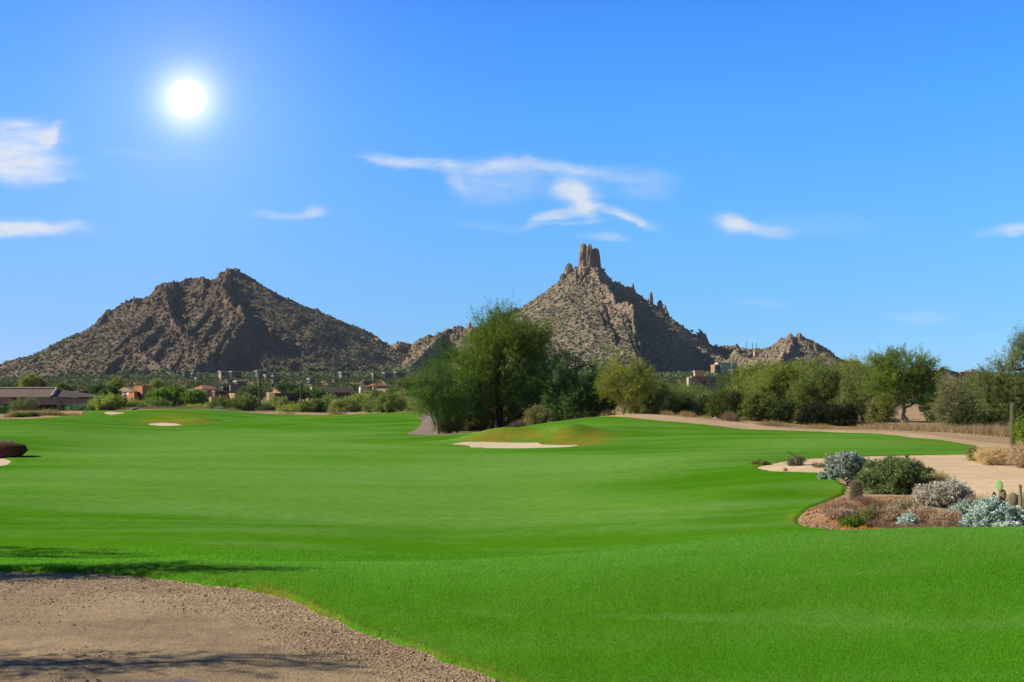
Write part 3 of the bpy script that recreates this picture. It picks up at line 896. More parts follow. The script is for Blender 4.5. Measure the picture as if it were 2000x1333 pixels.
e = empty('rock_spire', (wx(1150, 1540), 1540, wz(520, 1540)), 'tall granite spire of three upright fingers crowning the pointed peak', 'rock spire')
for a in [('rock_finger', 1139.5, 475, 532, 19.5, 1536, (.30, .23, .17), 3), ('rock_finger', 1151.5, 476, 530, 15.5, 1531, (.27, .205, .155), 5), ('rock_finger', 1163, 484, 530, 19.5, 1537, (.24, .18, .14), 8)]:
    o = rock_column(*a); o.parent = e; o.matrix_parent_inverse = e.matrix_world.inverted()
    o.location = -e.location
for (px, top, bot, w, d, lab) in [(1236.5, 553, 592, 5.5, 1546, 'slim free standing rock pillar on the shaded right ridge of the peak'),
                                  (1271.5, 570, 602, 8, 1550, 'stubby rock pillar on the ridge right of the slim pillar'),
                                  (1289, 586, 622, 12, 1552, 'broad rock knob at the break of the right ridge'),
                                  (1112, 514, 542, 15, 1534, 'reddish rock knob just left of the three rock fingers'),
                                  (1100, 533, 568, 14, 1531, 'lower rock knob stepping down the left of the peak'),
                                  (1090, 552, 590, 17, 1527, 'lowest rock knob at the left foot of the summit cliffs'),
                                  (1140, 520, 556, 26, 1526, 'massive boulder right under the three rock fingers'),
                                  (1163, 522, 560, 24, 1524, 'shaded massive boulder under the right rock finger'),
                                  (1225, 588, 640, 16, 1438, 'sunlit rock buttress on the spur of the pointed peak'),
                                  (1231, 636, 690, 12, 1405, 'lower sunlit rock buttress on the spur of the pointed peak'),
                                  (1544, 651, 668, 11, 1524, 'left rounded boulder on top of the small right hill'),
                                  (1561, 650, 668, 13, 1524, 'right rounded boulder on top of the small right hill'),
                                  (918, 630, 640, 6, 1486, 'small boulder standing on the saddle left of the big tree'),
                                  (145, 694, 722, 9, 1282, 'pale vertical rock fin low on the left mountain'),
                                  (262, 668, 690, 20, 1168, 'dark rock crest on the near spur of the left mountain')]:
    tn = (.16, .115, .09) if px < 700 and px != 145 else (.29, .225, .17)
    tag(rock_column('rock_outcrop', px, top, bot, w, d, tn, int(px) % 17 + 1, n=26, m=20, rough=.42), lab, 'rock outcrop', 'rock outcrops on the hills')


# ------------------------------------------------------------------ plants
def tri_leaves(c, dirs, ln, wd, r):
    """one thin triangle per leaf"""
    n = len(c)
    side = np.cross(dirs, r.normal(size=(n, 3))); side /= np.linalg.norm(side, axis=1)[:, None] + 1e-9
    v = np.stack([c + side * wd[:, None] * .5, c - side * wd[:, None] * .5, c + dirs * ln[:, None]], 1)
    return v.reshape(-1, 3)


def unit(v): return v / (np.linalg.norm(v, axis=-1, keepdims=True) + 1e-9)


def plant(name, label, cat, base, crown, nclump, twigs, leaves, ll, lw_, pal, trunk_r=.12, stems=1, seed=1, group=None, bark='bark', clump_r=.6, up=.25, mat='leaf', fork=.25, droop=0., spread=1.0, top_r=None, crown_name='crown', stem_spread=.25):
    """base: world xyz. crown: list of (dx, dz, rx, rz[, ry]) ellipsoids relative to the base (m). pal: two rgb ends."""
    r = np.random.default_rng(seed)
    cr = np.array([(c[0], 0 if len(c) < 6 else c[5], c[1], c[2], c[4] if len(c) > 4 else c[2] * .9, c[3]) for c in crown], float)
    vol = cr[:, 3] * cr[:, 4] * cr[:, 5]; vol = vol ** .8
    idx = r.choice(len(cr), nclump, p=vol / vol.sum())
    dr = unit(r.normal(size=(nclump, 3)))
    rad = r.uniform(.15, 1, nclump) ** .45
    P_ = cr[idx, :3] + dr * rad[:, None] * cr[idx, 3:] * .98
    P_[:, 2] = np.maximum(P_[:, 2], .12)
    centre = (cr[:, :3] * vol[:, None]).sum(0) / vol.sum()
    # skeleton
    nodes = [np.zeros(3)]; par = [-1]
    ztop = (cr[:, 2] + cr[:, 5] * .3).max()
    zf = fork * ztop
    for s_ in range(stems):
        tgt = centre + r.normal(size=3) * np.array([cr[:, 3].max() * stem_spread, cr[:, 4].max() * stem_spread, 0]); tgt[2] = min(tgt[2], ztop)
        p0 = 0; q0 = nodes[0] + (r.normal(size=3) * trunk_r * 1.2 * np.array([1, 1, 0]) if stems > 1 else 0)
        steps = 7
        for k in range(1, steps + 1):
            t = k / steps
            q = q0 * (1 - t) + tgt * t
            q[:2] = q0[:2] + (tgt[:2] - q0[:2]) * t ** (1.25)
            q += r.normal(size=3) * .035 * ztop * (t * (1 - t) * 2 + .15)
            nodes.append(q); par.append(p0); p0 = len(nodes) - 1
    order = np.argsort(np.linalg.norm(P_ - np.array([0, 0, zf]), axis=1))
    tips = []
    for i in order:
        N = np.array(nodes)
        dd = np.linalg.norm(N - P_[i], axis=1) + np.where(N[:, 2] > P_[i, 2] + .1, .6, 0) * np.linalg.norm(N - P_[i], axis=1) + np.where(N[:, 2] < zf * .8, 3.0 * ztop, 0)
        j = int(np.argmin(dd))
        a = nodes[j]; b = P_[i]
        L = np.linalg.norm(b - a); p0 = j
        for k in (1, 2, 3):
            t = k / 3
            q = a * (1 - t) + b * t + (r.normal(size=3) * .09 * L + np.array([0, 0, .10 * L])) * (1 - t) * t * 3
            nodes.append(q); par.append(p0); p0 = len(nodes) - 1
        tips.append(p0)
    N = np.array(nodes); par = np.array(par)
    w = np.zeros(len(N)); w[tips] = 1
    for i in range(len(N) - 1, 0, -1):
        w[par[i]] += w[i]
    R = trunk_r * (np.maximum(w, .3) / w[1:1 + 7 * stems:7].max() if stems else 1) ** .52
    R = np.clip(R, trunk_r * .05, trunk_r * 1.15)
    R[0] = trunk_r * 1.25
    mb = MB()
    for i in range(1, len(N)):
        j = par[i]
        mb.tube([N[j], N[i]], [min(R[j], R[i] * 1.35) if j else R[i] * 1.25, R[i]], 6 if R[i] > trunk_r * .3 else 4, cap=False)
    # leaves on twigs
    nt = nclump * twigs
    cc = np.repeat(P_, twigs, 0)
    out = unit(cc - centre)
    td = unit(r.normal(size=(nt, 3)) + out * .9 * spread + np.array([0, 0, up]))
    tl = clump_r * r.uniform(.5, 1.25, nt)
    st = cc + r.normal(size=(nt, 3)) * clump_r * .28
    ct = np.repeat(r.random(nclump), twigs)
    t = r.uniform(0, 1, (nt, leaves))
    lp = st[:, None] + td[:, None] * (t * tl[:, None])[..., None] + np.array([0, 0, -1.]) * (droop * (t * tl[:, None]) ** 2)[..., None]
    ld = unit(np.repeat(td[:, None], leaves, 1) * .7 + r.normal(size=(nt, leaves, 3)) * .75)
    lp = lp.reshape(-1, 3); ld = ld.reshape(-1, 3)
    lp += r.normal(size=lp.shape) * ll * .35
    keep = lp[:, 2] > .02
    lp = lp[keep]; ld = ld[keep]
    n = len(lp)
    lv = tri_leaves(lp, ld, ll * r.uniform(.6, 1.4, n), lw_ * r.uniform(.6, 1.4, n), r)
    g = np.clip(np.repeat(ct, leaves)[keep] * .6 + r.random(n) * .5 - .05, 0, 1)[:, None]
    tint = (1 - g) * np.array([pal[0]]) + g * np.array([pal[1]])
    tint = tint * r.uniform(.75, 1.25, (n, 1)) * 1.95
    root = empty(name, tuple(base), label, cat, group)
    mb.build('trunk' if trunk_r > .06 else 'stems', M[bark], root)
    mesh_obj(crown_name, lv, [np.arange(3 * n).reshape(-1, 3)], M[mat], root, False, {'tint': np.repeat(tint, 3, 0)})
    return root


GREEN = ((.028, .062, .008), (.090, .145, .020))          # mesquite
DARKG = ((.014, .040, .010), (.045, .090, .022))          # ironwood, deep
OLIVE = ((.082, .110, .020), (.185, .205, .048))          # palo verde
YELL = ((.085, .110, .016), (.185, .195, .035))
GREYG = ((.085, .095, .045), (.165, .170, .095))          # thorny grey
SAGE = ((.055, .080, .030), (.110, .130, .055))


def T(px, py_top, d, boxes, label, kind='tree', base_py=None, name=None, **kw):
    """boxes: crown ellipsoids given in photo rows/columns (cx, cy, rx, ry) at distance d"""
    zb = H(np.array([px]), np.array([d]))[0]
    s = d / FP
    x0 = wx(px, d)
    cr = []
    for b in boxes:
        cx, cy, rx, ry = b[:4]
        dep = b[4] * s if len(b) > 4 else rx * s * .9
        cr.append((wx(cx, d) - x0, wz(cy, d) - zb, rx * s, ry * s, dep))
    return plant(name or kind.replace(' ', '_'), label, kind, (x0, d, zb - .05), cr, **kw)


def tree_set():
    big = dict(ll=.17, lw_=.040)
    T(975, 602, 100, [(985, 655, 54, 36), (1035, 672, 38, 30), (945, 695, 42, 46), (985, 715, 62, 48), (1045, 700, 32, 30), (915, 725, 34, 40), (970, 765, 40, 28), (995, 628, 26, 20), (965, 632, 20, 16), (1062, 668, 16, 16)],
      'tallest feathery mesquite tree with a leaning dark trunk behind the middle bunker', 'tree', name='mesquite_tree', nclump=230, twigs=20, leaves=30, pal=((.040, .072, .008), (.125, .172, .020)), trunk_r=.36, stems=2, seed=11, clump_r=1.55, up=.75, stem_spread=.18, fork=.3, **big)
    T(905, 660, 107, [(890, 730, 48, 48), (925, 760, 50, 50), (900, 800, 48, 36), (870, 690, 24, 26), (945, 800, 30, 30)],
      'dark green mesquite tree filling the gap left of the tallest tree', 'tree', name='mesquite_tree', nclump=190, twigs=11, leaves=24, pal=DARKG, trunk_r=.25, stems=2, seed=12, clump_r=.95, up=.3, fork=.15, **big)
    T(855, 700, 90, [(850, 740, 40, 34), (828, 768, 30, 26), (872, 775, 36, 34), (850, 795, 34, 18), (885, 800, 26, 22)],
      'small palo verde tree with two slim trunks at the grey paved path', 'tree', name='palo_verde_tree', nclump=190, twigs=11, leaves=24, pal=((.030, .066, .010), (.092, .145, .028)), trunk_r=.13, stems=2, seed=13, clump_r=.8, up=.4, ll=.14, lw_=.03, bark='palebark', fork=.3)
    T(1085, 695, 99, [(1045, 745, 34, 40), (1085, 735, 46, 40), (1135, 750, 44, 42), (1095, 785, 72, 38), (1040, 790, 30, 24), (1140, 790, 34, 26), (1105, 705, 22, 14)],
      'broad blue green ironwood tree right of the tallest tree', 'tree', name='ironwood_tree', nclump=260, twigs=11, leaves=24, pal=((.030, .080, .018), (.090, .160, .045)), trunk_r=.26, stems=3, seed=14, clump_r=.85, up=.35, ll=.16, lw_=.05, fork=.15, bark='greybark')
    T(1180, 675, 112, [(1182, 720, 26, 38), (1160, 760, 30, 40), (1190, 770, 30, 30)],
      'slim green tree rising between the ironwood and the yellow palo verde', 'tree', name='mesquite_tree', nclump=90, twigs=10, leaves=22, pal=((.03, .075, .015), (.08, .14, .03)), trunk_r=.16, stems=1, seed=15, clump_r=.9, up=.5, **big)
    T(1216, 690, 95, [(1220, 722, 36, 30), (1250, 740, 32, 30), (1190, 745, 26, 30), (1225, 755, 46, 22)],
      'yellow green palo verde tree with white forked trunks at the cart path', 'tree', name='palo_verde_tree', nclump=140, twigs=11, leaves=24, pal=YELL, trunk_r=.10, stems=4, seed=16, clump_r=.8, up=.5, ll=.14, lw_=.035, bark='palebark', fork=.45, stem_spread=.42)
    T(1330, 735, 108, [(1318, 774, 30, 24), (1362, 784, 28, 20), (1300, 782, 24, 24)], 'light green round shrub tree left of the dark walled house', 'tree', name='palo_verde_tree', nclump=120, twigs=10, leaves=22, pal=((.06, .10, .02), (.14, .18, .045)), trunk_r=.12, stems=3, seed=17, clump_r=.8, fork=.1, **big)
    T(1440, 712, 118, [(1440, 745, 34, 28), (1430, 770, 36, 24), (1455, 765, 26, 28)], 'deep green tree right of the dark walled house', 'tree', name='mesquite_tree', nclump=120, twigs=10, leaves=22, pal=((.03, .065, .012), (.085, .125, .03)), trunk_r=.2, stems=2, seed=18, clump_r=.85, fork=.15, **big)
    T(1520, 705, 97, [(1510, 745, 46, 30), (1550, 750, 44, 36), (1495, 780, 36, 30), (1540, 790, 50, 28), (1530, 725, 30, 16)], 'wide olive palo verde tree with drooping pale twigs above the path bend', 'tree', name='palo_verde_tree', nclump=230, twigs=11, leaves=24, pal=OLIVE, trunk_r=.2, stems=3, seed=19, clump_r=.95, up=.1, droop=.25, fork=.12, **big)
    T(1605, 710, 93, [(1600, 750, 46, 36), (1580, 775, 36, 34), (1635, 765, 36, 36), (1615, 795, 44, 22)], 'olive palo verde tree standing over the black shaded thicket', 'tree', name='palo_verde_tree', nclump=190, twigs=11, leaves=24, pal=((.06, .085, .02), (.13, .155, .045)), trunk_r=.2, stems=3, seed=20, clump_r=.9, up=.1, droop=.2, fork=.12, **big)
    T(1685, 700, 88, [(1680, 750, 36, 40), (1700, 735, 26, 26), (1665, 785, 30, 26), (1700, 790, 28, 22)], 'thin crowned palo verde with crooked pale stems left of the largest palo verde', 'tree', name='palo_verde_tree', nclump=120, twigs=11, leaves=22, pal=((.075, .10, .03), (.16, .175, .06)), trunk_r=.12, stems=3, seed=21, clump_r=.85, up=.25, ll=.15, lw_=.035, bark='palebark', fork=.3)
    T(1766, 682, 80, [(1760, 725, 56, 34), (1735, 705, 26, 18), (1800, 740, 44, 36), (1745, 765, 44, 26), (1815, 775, 30, 26), (1790, 700, 22, 14), (1712, 745, 22, 30), (1765, 690, 12, 10)],
      'largest palo verde with pale forked trunks and upright top sprays', 'tree', name='palo_verde_tree', nclump=240, twigs=11, leaves=26, pal=((.055, .09, .014), (.135, .175, .032)), trunk_r=.125, stems=4, seed=22, clump_r=.75, up=.6, ll=.14, lw_=.034, bark='palebark', fork=.35, stem_spread=.3)
    T(1835, 740, 78, [(1832, 800, 22, 22), (1826, 775, 20, 20)], 'dark leafy bush tucked under the right side of the largest palo verde', 'shrub', name='shrub', nclump=60, twigs=10, leaves=20, pal=DARKG, trunk_r=.05, stems=3, seed=23, clump_r=.5, fork=.1, ll=.13, lw_=.05)
    T(1880, 735, 76, [(1870, 770, 36, 32), (1900, 780, 36, 34), (1855, 795, 24, 20), (1925, 790, 26, 26)], 'pale grey thorny tree between the largest palo verde and the saguaro', 'tree', name='thorn_tree', nclump=170, twigs=11, leaves=22, pal=GREYG, trunk_r=.1, stems=4, seed=24, clump_r=.8, up=.2, ll=.13, lw_=.026, bark='greybark', fork=.12)
    T(2000, 655, 68, [(1985, 725, 46, 40), (2030, 690, 50, 40), (1950, 760, 44, 34), (2000, 780, 50, 36), (2080, 740, 60, 60), (1925, 745, 26, 20), (1960, 790, 30, 20), (1990, 680, 22, 22)],
      'tall feathery tree cut by the right edge of the view behind the saguaro', 'tree', name='mesquite_tree', nclump=300, twigs=12, leaves=24, pal=((.06, .085, .022), (.135, .155, .06)), trunk_r=.24, stems=3, seed=25, clump_r=.8, up=.35, ll=.13, lw_=.03, fork=.15)
    for q, (px, cx, cy, rx, ry, d, pal, lab) in enumerate([
        (930, 905, 800, 52, 34, 103, DARKG, 'dark low mesquite closing the gap under the small palo verde'), (945, 945, 760, 34, 44, 104, DARKG, 'deep green mesquite just left of the leaning dark trunk'), (918, 915, 785, 40, 46, 98, ((.018, .045, .008), (.055, .095, .018)), 'dense dark mesquite low at the left of the leaning trunk'),
        (1030, 1030, 790, 36, 40, 105, ((.022, .055, .010), (.06, .11, .02)), 'dark mesquite just right of the leaning dark trunk'), (1130, 1130, 790, 52, 36, 103, ((.03, .075, .015), (.08, .14, .035)), 'dark skirt of the ironwood grove at its right'),
        (1255, 1250, 770, 36, 36, 106, OLIVE, 'olive mesquite behind the white trunked palo verde'), (1345, 1345, 780, 40, 22, 112, ((.05, .09, .02), (.12, .165, .04)), 'fresh green palo verde behind the round shrub tree'),
        (1475, 1470, 760, 40, 46, 106, OLIVE, 'olive palo verde left of the wide olive one'), (1575, 1575, 745, 44, 40, 108, ((.065, .09, .025), (.14, .16, .05)), 'tall olive palo verde behind the pair over the black thicket'),
        (1655, 1655, 755, 40, 46, 101, OLIVE, 'olive palo verde behind the thin crowned one'), (1715, 1712, 775, 34, 40, 98, ((.06, .085, .02), (.13, .155, .045)), 'olive mesquite between the thin crowned and the largest palo verde'),
        (1850, 1850, 790, 28, 28, 92, SAGE, 'sage coloured mesquite behind the pale thorny tree'), (1940, 1935, 788, 44, 34, 88, ((.07, .085, .035), (.14, .15, .08)), 'grey green mesquite behind the thick saguaro')]):
        T(px, 0, d, [(cx, cy, rx, ry), (cx - rx * .4, cy + ry * .45, rx * .6, ry * .6), (cx + rx * .4, cy + ry * .4, rx * .6, ry * .6), (cx + rx * .2, cy - ry * .6, rx * .5, ry * .5)], lab, 'tree', name='mesquite_tree', nclump=130, twigs=11, leaves=22, pal=pal, trunk_r=.15, stems=3, seed=700 + q, clump_r=.9, up=.3, fork=.08, ll=.17, lw_=.045)
    # understory along the belt
    for i, (px, cy, rx, ry, d, pal, lab) in enumerate([
        (985, 818, 36, 18, 103, ((.015, .035, .008), (.045, .075, .018)), 'dark undergrowth right behind the leaning trunk'),
        (1120, 818, 40, 14, 97, ((.03, .05, .012), (.09, .12, .03)), 'low undergrowth below the ironwood grove'),
        (1050, 815, 20, 20, 95, ((.10, .10, .045), (.17, .16, .08)), 'faded olive bush at the foot of the ironwood tree'),
        (915, 826, 34, 18, 98, ((.035, .05, .012), (.10, .11, .03)), 'low dark bush under the dark mesquite'),
        (878, 828, 22, 14, 91, ((.08, .08, .03), (.17, .15, .06)), 'low yellowish bush beside the small palo verde'),
        (1175, 792, 22, 20, 99, ((.055, .085, .018), (.12, .15, .035)), 'green bush left of the white trunked palo verde'),
        (1275, 775, 26, 32, 103, ((.06, .085, .022), (.12, .14, .04)), 'olive bush right of the white trunked palo verde'),
        (1320, 790, 28, 14, 98, ((.012, .025, .008), (.04, .06, .016)), 'black green low bush over the straw grass'),
        (1372, 795, 14, 24, 95, ((.09, .10, .05), (.16, .17, .09)), 'greyish small bush left of the dark round bush'),
        (1410, 790, 24, 24, 93, ((.03, .05, .012), (.09, .115, .03)), 'round dark green bush standing at the path edge'),
        (1437, 792, 20, 22, 92, ((.02, .03, .01), (.07, .08, .03)), 'twiggy dark bush right of the round dark bush'),
        (1475, 795, 26, 26, 91, ((.065, .09, .02), (.13, .15, .04)), 'pale olive bush at the start of the path bend'),
        (1525, 805, 26, 26, 90, ((.022, .045, .010), (.06, .09, .022)), 'deep green bush below the wide olive tree'),
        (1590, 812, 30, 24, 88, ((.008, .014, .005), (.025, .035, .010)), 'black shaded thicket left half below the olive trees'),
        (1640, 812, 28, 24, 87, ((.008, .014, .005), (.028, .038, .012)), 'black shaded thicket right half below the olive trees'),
        (1720, 800, 20, 20, 84, ((.07, .09, .028), (.15, .15, .06)), 'sparse olive bush between the two pale trunked trees'),
        (1890, 812, 20, 16, 73, ((.02, .03, .01), (.06, .07, .025)), 'small dark bush left of the saguaro in the straw brush'),
        (1940, 812, 24, 16, 71, ((.015, .025, .01), (.05, .065, .022)), 'dark brush right behind the saguaro arm'),
        (2012, 842, 13, 20, 55, ((.05, .08, .008), (.14, .18, .02)), 'bright green creosote bush at the right edge beside the saguaro'),
        (1860, 815, 16, 14, 76, ((.10, .11, .06), (.17, .17, .10)), 'grey tangled bush at the sandy bank')]):
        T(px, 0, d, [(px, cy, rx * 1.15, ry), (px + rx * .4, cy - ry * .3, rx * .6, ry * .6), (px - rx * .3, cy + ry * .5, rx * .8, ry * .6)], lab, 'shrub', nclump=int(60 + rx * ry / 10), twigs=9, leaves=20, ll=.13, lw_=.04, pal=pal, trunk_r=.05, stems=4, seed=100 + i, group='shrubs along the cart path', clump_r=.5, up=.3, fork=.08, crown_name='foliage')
    # row of bushes between the green and the houses
    rows = [(440, 795, 30, 24, 'dense dark green bush in the hedge row left of the two saguaro bush'), (505, 800, 32, 22, 'grey olive bush round the foot of the left tall saguaro'), (478, 785, 22, 22, 'tangled olive bush carrying pale twigs by the left tall saguaro'), (540, 790, 26, 24, 'olive bush between the two tall saguaros'),
            (575, 800, 28, 18, 'sage green bush at the foot of the right tall saguaro'), (610, 795, 24, 22, 'dark olive bush just right of the right tall saguaro'), (640, 788, 28, 24, 'pale olive bush below the long brown wall'), (672, 792, 26, 22, 'rounded olive bush at the middle of the bush row'),
            (705, 785, 26, 26, 'tall olive bush in front of the tan house'), (735, 792, 26, 20, 'light olive bush behind the white stones'), (762, 786, 26, 24, 'grey green bush in front of the dark tan house corner'), (790, 782, 20, 26, 'olive bush at the right end of the bush row'),
            (395, 800, 30, 12, 'low grass green bush above the far bunker mound'), (350, 795, 26, 18, 'olive thicket below the bright green trees'), (300, 792, 30, 20, 'olive thicket below the orange house'), (250, 795, 34, 18, 'olive thicket left of the orange house foot'),
            (210, 785, 26, 18, 'sage thicket below the dark round trees'), (190, 798, 20, 12, 'blue green shrub at the right end of the dark porch house'), (160, 802, 20, 12, 'blue green shrub before the dark porch house'), (812, 790, 16, 22, 'pale bush beside the paved path')]
    for i, (cx, cy, rx, ry, lab) in enumerate(rows):
        d = 186 + (i * 37 % 23)
        cy += 4; ry *= .72
        if cx < 240: d = 168
        pal = [OLIVE, SAGE, ((.05, .075, .018), (.11, .135, .04)), ((.085, .105, .035), (.16, .17, .07))][i % 4]
        if 'dark' in lab[:12]: pal = ((.03, .055, .012), (.075, .105, .028))
        if 'blue' in lab: pal = ((.03, .06, .035), (.07, .11, .07))
        pal = tuple(tuple(q * 1.35 for q in p_) for p_ in pal)
        T(cx, 0, d, [(cx, cy, rx * 1.15, ry), (cx + rx * .3, cy - ry * .4, rx * .5, ry * .6), (cx - rx * .4, cy + ry * .2, rx * .6, ry * .7)], lab, 'shrub', nclump=int(60 + rx * ry / 7), twigs=8, leaves=16, ll=.26, lw_=.09, pal=pal, trunk_r=.06, stems=4, seed=200 + i, group='bushes between the green and the houses', clump_r=.8, up=.3, fork=.06, crown_name='foliage', bark='greybark')
    far = [(58, 748, 14, 14, 230, OLIVE, 'light green tree above the grey roof'), (76, 752, 8, 10, 235, SAGE, 'small green tree right of the tree above the grey roof'), (8, 762, 14, 12, 240, DARKG, 'dark green tree at the left edge above the roof'),
           (122, 762, 16, 10, 245, ((.03, .06, .01), (.08, .11, .02)), 'dark olive tree behind the roof of the white house'), (192, 770, 20, 15, 215, DARKG, 'dark round tree left of the orange house'), (215, 773, 16, 16, 213, DARKG, 'second dark round tree touching the orange house'), (228, 753, 12, 12, 300, OLIVE, 'olive tree peeping above the orange gable'),
           (312, 778, 22, 16, 205, ((.05, .11, .01), (.12, .20, .02)), 'bright green tree right of the orange house'), (345, 772, 18, 14, 210, ((.04, .09, .01), (.10, .16, .02)), 'bright green tree with a darker right half'), (378, 778, 20, 14, 205, ((.05, .10, .01), (.12, .18, .025)), 'third bright green tree in front of the tan houses'),
           (308, 752, 12, 8, 330, OLIVE, 'olive treetop above the tan hipped roof'), (600, 770, 50, 9, 262, ((.025, .06, .01), (.07, .11, .02)), 'long dark green hedge like tree between the brown walls'), (730, 776, 26, 10, 232, SAGE, 'sage tree before the tan lit wall'), (485, 770, 18, 14, 236, SAGE, 'dull green tree behind the left tall saguaro'),
           (560, 757, 20, 6, 300, DARKG, 'dark treetop above the brown walls'), (805, 752, 30, 14, 300, ((.04, .08, .015), (.10, .14, .03)), 'green tree behind the right end of the tan house'), (775, 772, 20, 12, 226, ((.05, .08, .02), (.11, .14, .04)), 'rounded tree in front of the tan house right corner')]
    for i, (cx, cy, rx, ry, d, pal, lab) in enumerate(far):
        T(cx, 0, d, [(cx, cy, rx, ry), (cx + rx * .4, cy + ry * .2, rx * .6, ry * .7), (cx - rx * .5, cy + ry * .1, rx * .6, ry * .7)], lab, 'tree', name='tree', nclump=int(60 + rx * ry / 5), twigs=8, leaves=14, ll=.32, lw_=.13, pal=pal, trunk_r=.14, stems=2, seed=300 + i, group='trees round the houses', clump_r=.9, fork=.15)
    T(50, 780, 135, [(38, 792, 16, 9), (60, 788, 12, 12), (25, 798, 10, 8)], 'small thin crowned tree before the dark porch', 'tree', name='palo_verde_tree', nclump=70, twigs=9, leaves=16, ll=.15, lw_=.035, pal=((.06, .085, .03), (.13, .15, .06)), trunk_r=.07, stems=2, seed=340, clump_r=.6, bark='greybark', fork=.35)
    T(4, 800, 128, [(4, 808, 12, 12)], 'bright green bush at the left edge before the porch', 'shrub', nclump=60, twigs=8, leaves=16, ll=.15, lw_=.06, pal=((.03, .09, .02), (.07, .14, .04)), trunk_r=.05, stems=3, seed=341, clump_r=.5, crown_name='foliage')
    T(64, 818, 118, [(64, 821, 9, 6)], 'dark green low bush in the straw grass of the left crest', 'shrub', nclump=40, twigs=8, leaves=14, ll=.12, lw_=.06, pal=DARKG, trunk_r=.04, stems=3, seed=342, clump_r=.35, crown_name='foliage')
    T(38, 820, 117, [(38, 824, 12, 5)], 'flat green bush left of the dark low bush in the straw grass', 'shrub', nclump=40, twigs=8, leaves=14, ll=.12, lw_=.05, pal=((.03, .06, .02), (.08, .11, .03)), trunk_r=.04, stems=3, seed=343, clump_r=.35, crown_name='foliage')
    T(428, 802, 176, [(428, 805, 9, 5)], 'grey blue agave like bush beside the two dark cactus stubs', 'shrub', nclump=30, twigs=8, leaves=14, ll=.16, lw_=.08, pal=((.12, .15, .13), (.22, .25, .22)), trunk_r=.04, stems=3, seed=344, clump_r=.4, crown_name='foliage', mat='leafpale')


tree_set()


# trees just left of the view, whose shade falls on the gravel and the turf
def off_tree(x, y, h, ry, seed, label, dense=70):
    z = gz(np.array([x]), np.array([y]))[0]
    plant('mesquite_tree', label, 'tree', (x, y, z - .05), [(0, h * .66, h * .30, h * .22, ry), (h * .25, h * .52, h * .22, h * .12, ry), (-h * .2, h * .6, h * .22, h * .18, ry * 1.3), (h * .1, h * .88, h * .12, h * .10, ry * .7)], dense, 9, 26, .06, .014, GREEN, trunk_r=.06 * h / 4, stems=2, seed=seed, clump_r=.30, up=.1, fork=.3)


off_tree(-7.4, 9.6, 3.3, .30, 401, 'mesquite tree left of the gravel at the turf edge', 60)
off_tree(-12.6, 17.6, 4.3, 1.3, 402, 'mesquite tree on the turf left of the hollow', 80)
off_tree(-6.3, 6.4, 3.2, .42, 403, 'leaning mesquite tree at the left side of the gravel', 34)


# ------------------------------------------------------------------ scrub over the plain below the hills
def plain_scrub():
    r = np.random.default_rng(77)
    n = 9000
    px = r.uniform(-150, 2150, n); d = np.exp(r.uniform(math.log(235), math.log(1000), n))
    keep = r.random(n) < .75 + .3 * fbm(wx(px, d) / 30, d / 30, 2, 3)
    keep &= ~((d < 345) & (px > 120) & (px < 815) & (r.random(n) < .96))
    px = px[keep]; d = d[keep]
    z = np.where(d < 870, H(px, d), 0)
    hz, c, b = hill_z(wx(px, d), d, False)
    z = np.where(d > 800, np.maximum(z, hz), z)
    size = r.uniform(.9, 2.0, len(px)) * np.where(d > 450, 1.35, 1)
    # each bush: a handful of leaf sprays instead of a ball
    k = 46
    c0 = np.stack([wx(px, d), d, z + size * .62], 1)
    dr = unit(r.normal(size=(len(px), k, 3)))
    rad = r.uniform(.35, 1, (len(px), k, 1))
    pts = c0[:, None] + dr * rad * size[:, None, None] * np.array([1.25, 1.25, .78])
    pts = pts.reshape(-1, 3)
    m = len(pts)
    ln = np.repeat(size, k) * r.uniform(.35, .7, m); wd = ln * .55
    v = tri_leaves(pts, unit(dr.reshape(-1, 3) + .7 * r.normal(size=(m, 3))), ln, wd, r)
    g = np.repeat(r.random(len(px)), k)[:, None] * .7 + r.random((m, 1)) * .3
    t = (1 - g) * np.array([[.022, .050, .012]]) + g * np.array([[.085, .115, .035]])
    o = mesh_obj('plain_scrub', v, [np.arange(3 * m).reshape(-1, 3)], M['leaf'], None, False, {'tint': np.repeat(t, 3, 0)})
    tag(o, 'dark green desert trees and scrub covering the plain below the hills', 'desert scrub', kind='stuff')


plain_scrub()


# ------------------------------------------------------------------ houses
def mcol(name, c, **k):
    if name not in M: M[name] = principled(name, flat(c, **k), .9, .15)
    return M[name]


mcol('adobe_brown', (.115, .078, .058), var=.3, sc=.6)
mcol('adobe_tan', (.36, .25, .165), var=.2, sc=.6)
mcol('adobe_orange', (.42, .19, .095), var=.22, sc=.8)
mcol('stucco_white', (.62, .58, .52), var=.15, sc=.6)
mcol('stucco_cream', (.52, .42, .30), var=.15, sc=.6)
mcol('villa_white', (.34, .33, .32), var=.2, sc=.6)
mcol('tile_red', (.36, .17, .10), var=.4, sc=4)
mcol('tile_tan', (.38, .25, .17), var=.35, sc=4)
mcol('tile_slate', (.19, .145, .12), var=.45, sc=5)
mcol('tile_pale', (.42, .36, .30), var=.3, sc=4)
mcol('grey_panel', (.20, .20, .20), var=.3, sc=1)
mcol('dark_steel', (.035, .035, .038), var=.3, sc=1)
mcol('taupe_stucco', (.27, .22, .19), var=.2, sc=.7)
mcol('blue_grey', (.10, .12, .15), var=.3, sc=1)


def glassf(t, pos, p, out):
    p.inputs['Roughness'].default_value = .12
    p.inputs['Specular IOR Level'].default_value = .8
    return (.025, .03, .035)


M['glass'] = principled('window_glass', glassf, .1, .8)


def wp(px, d): return np.array([wx(px, d), d])


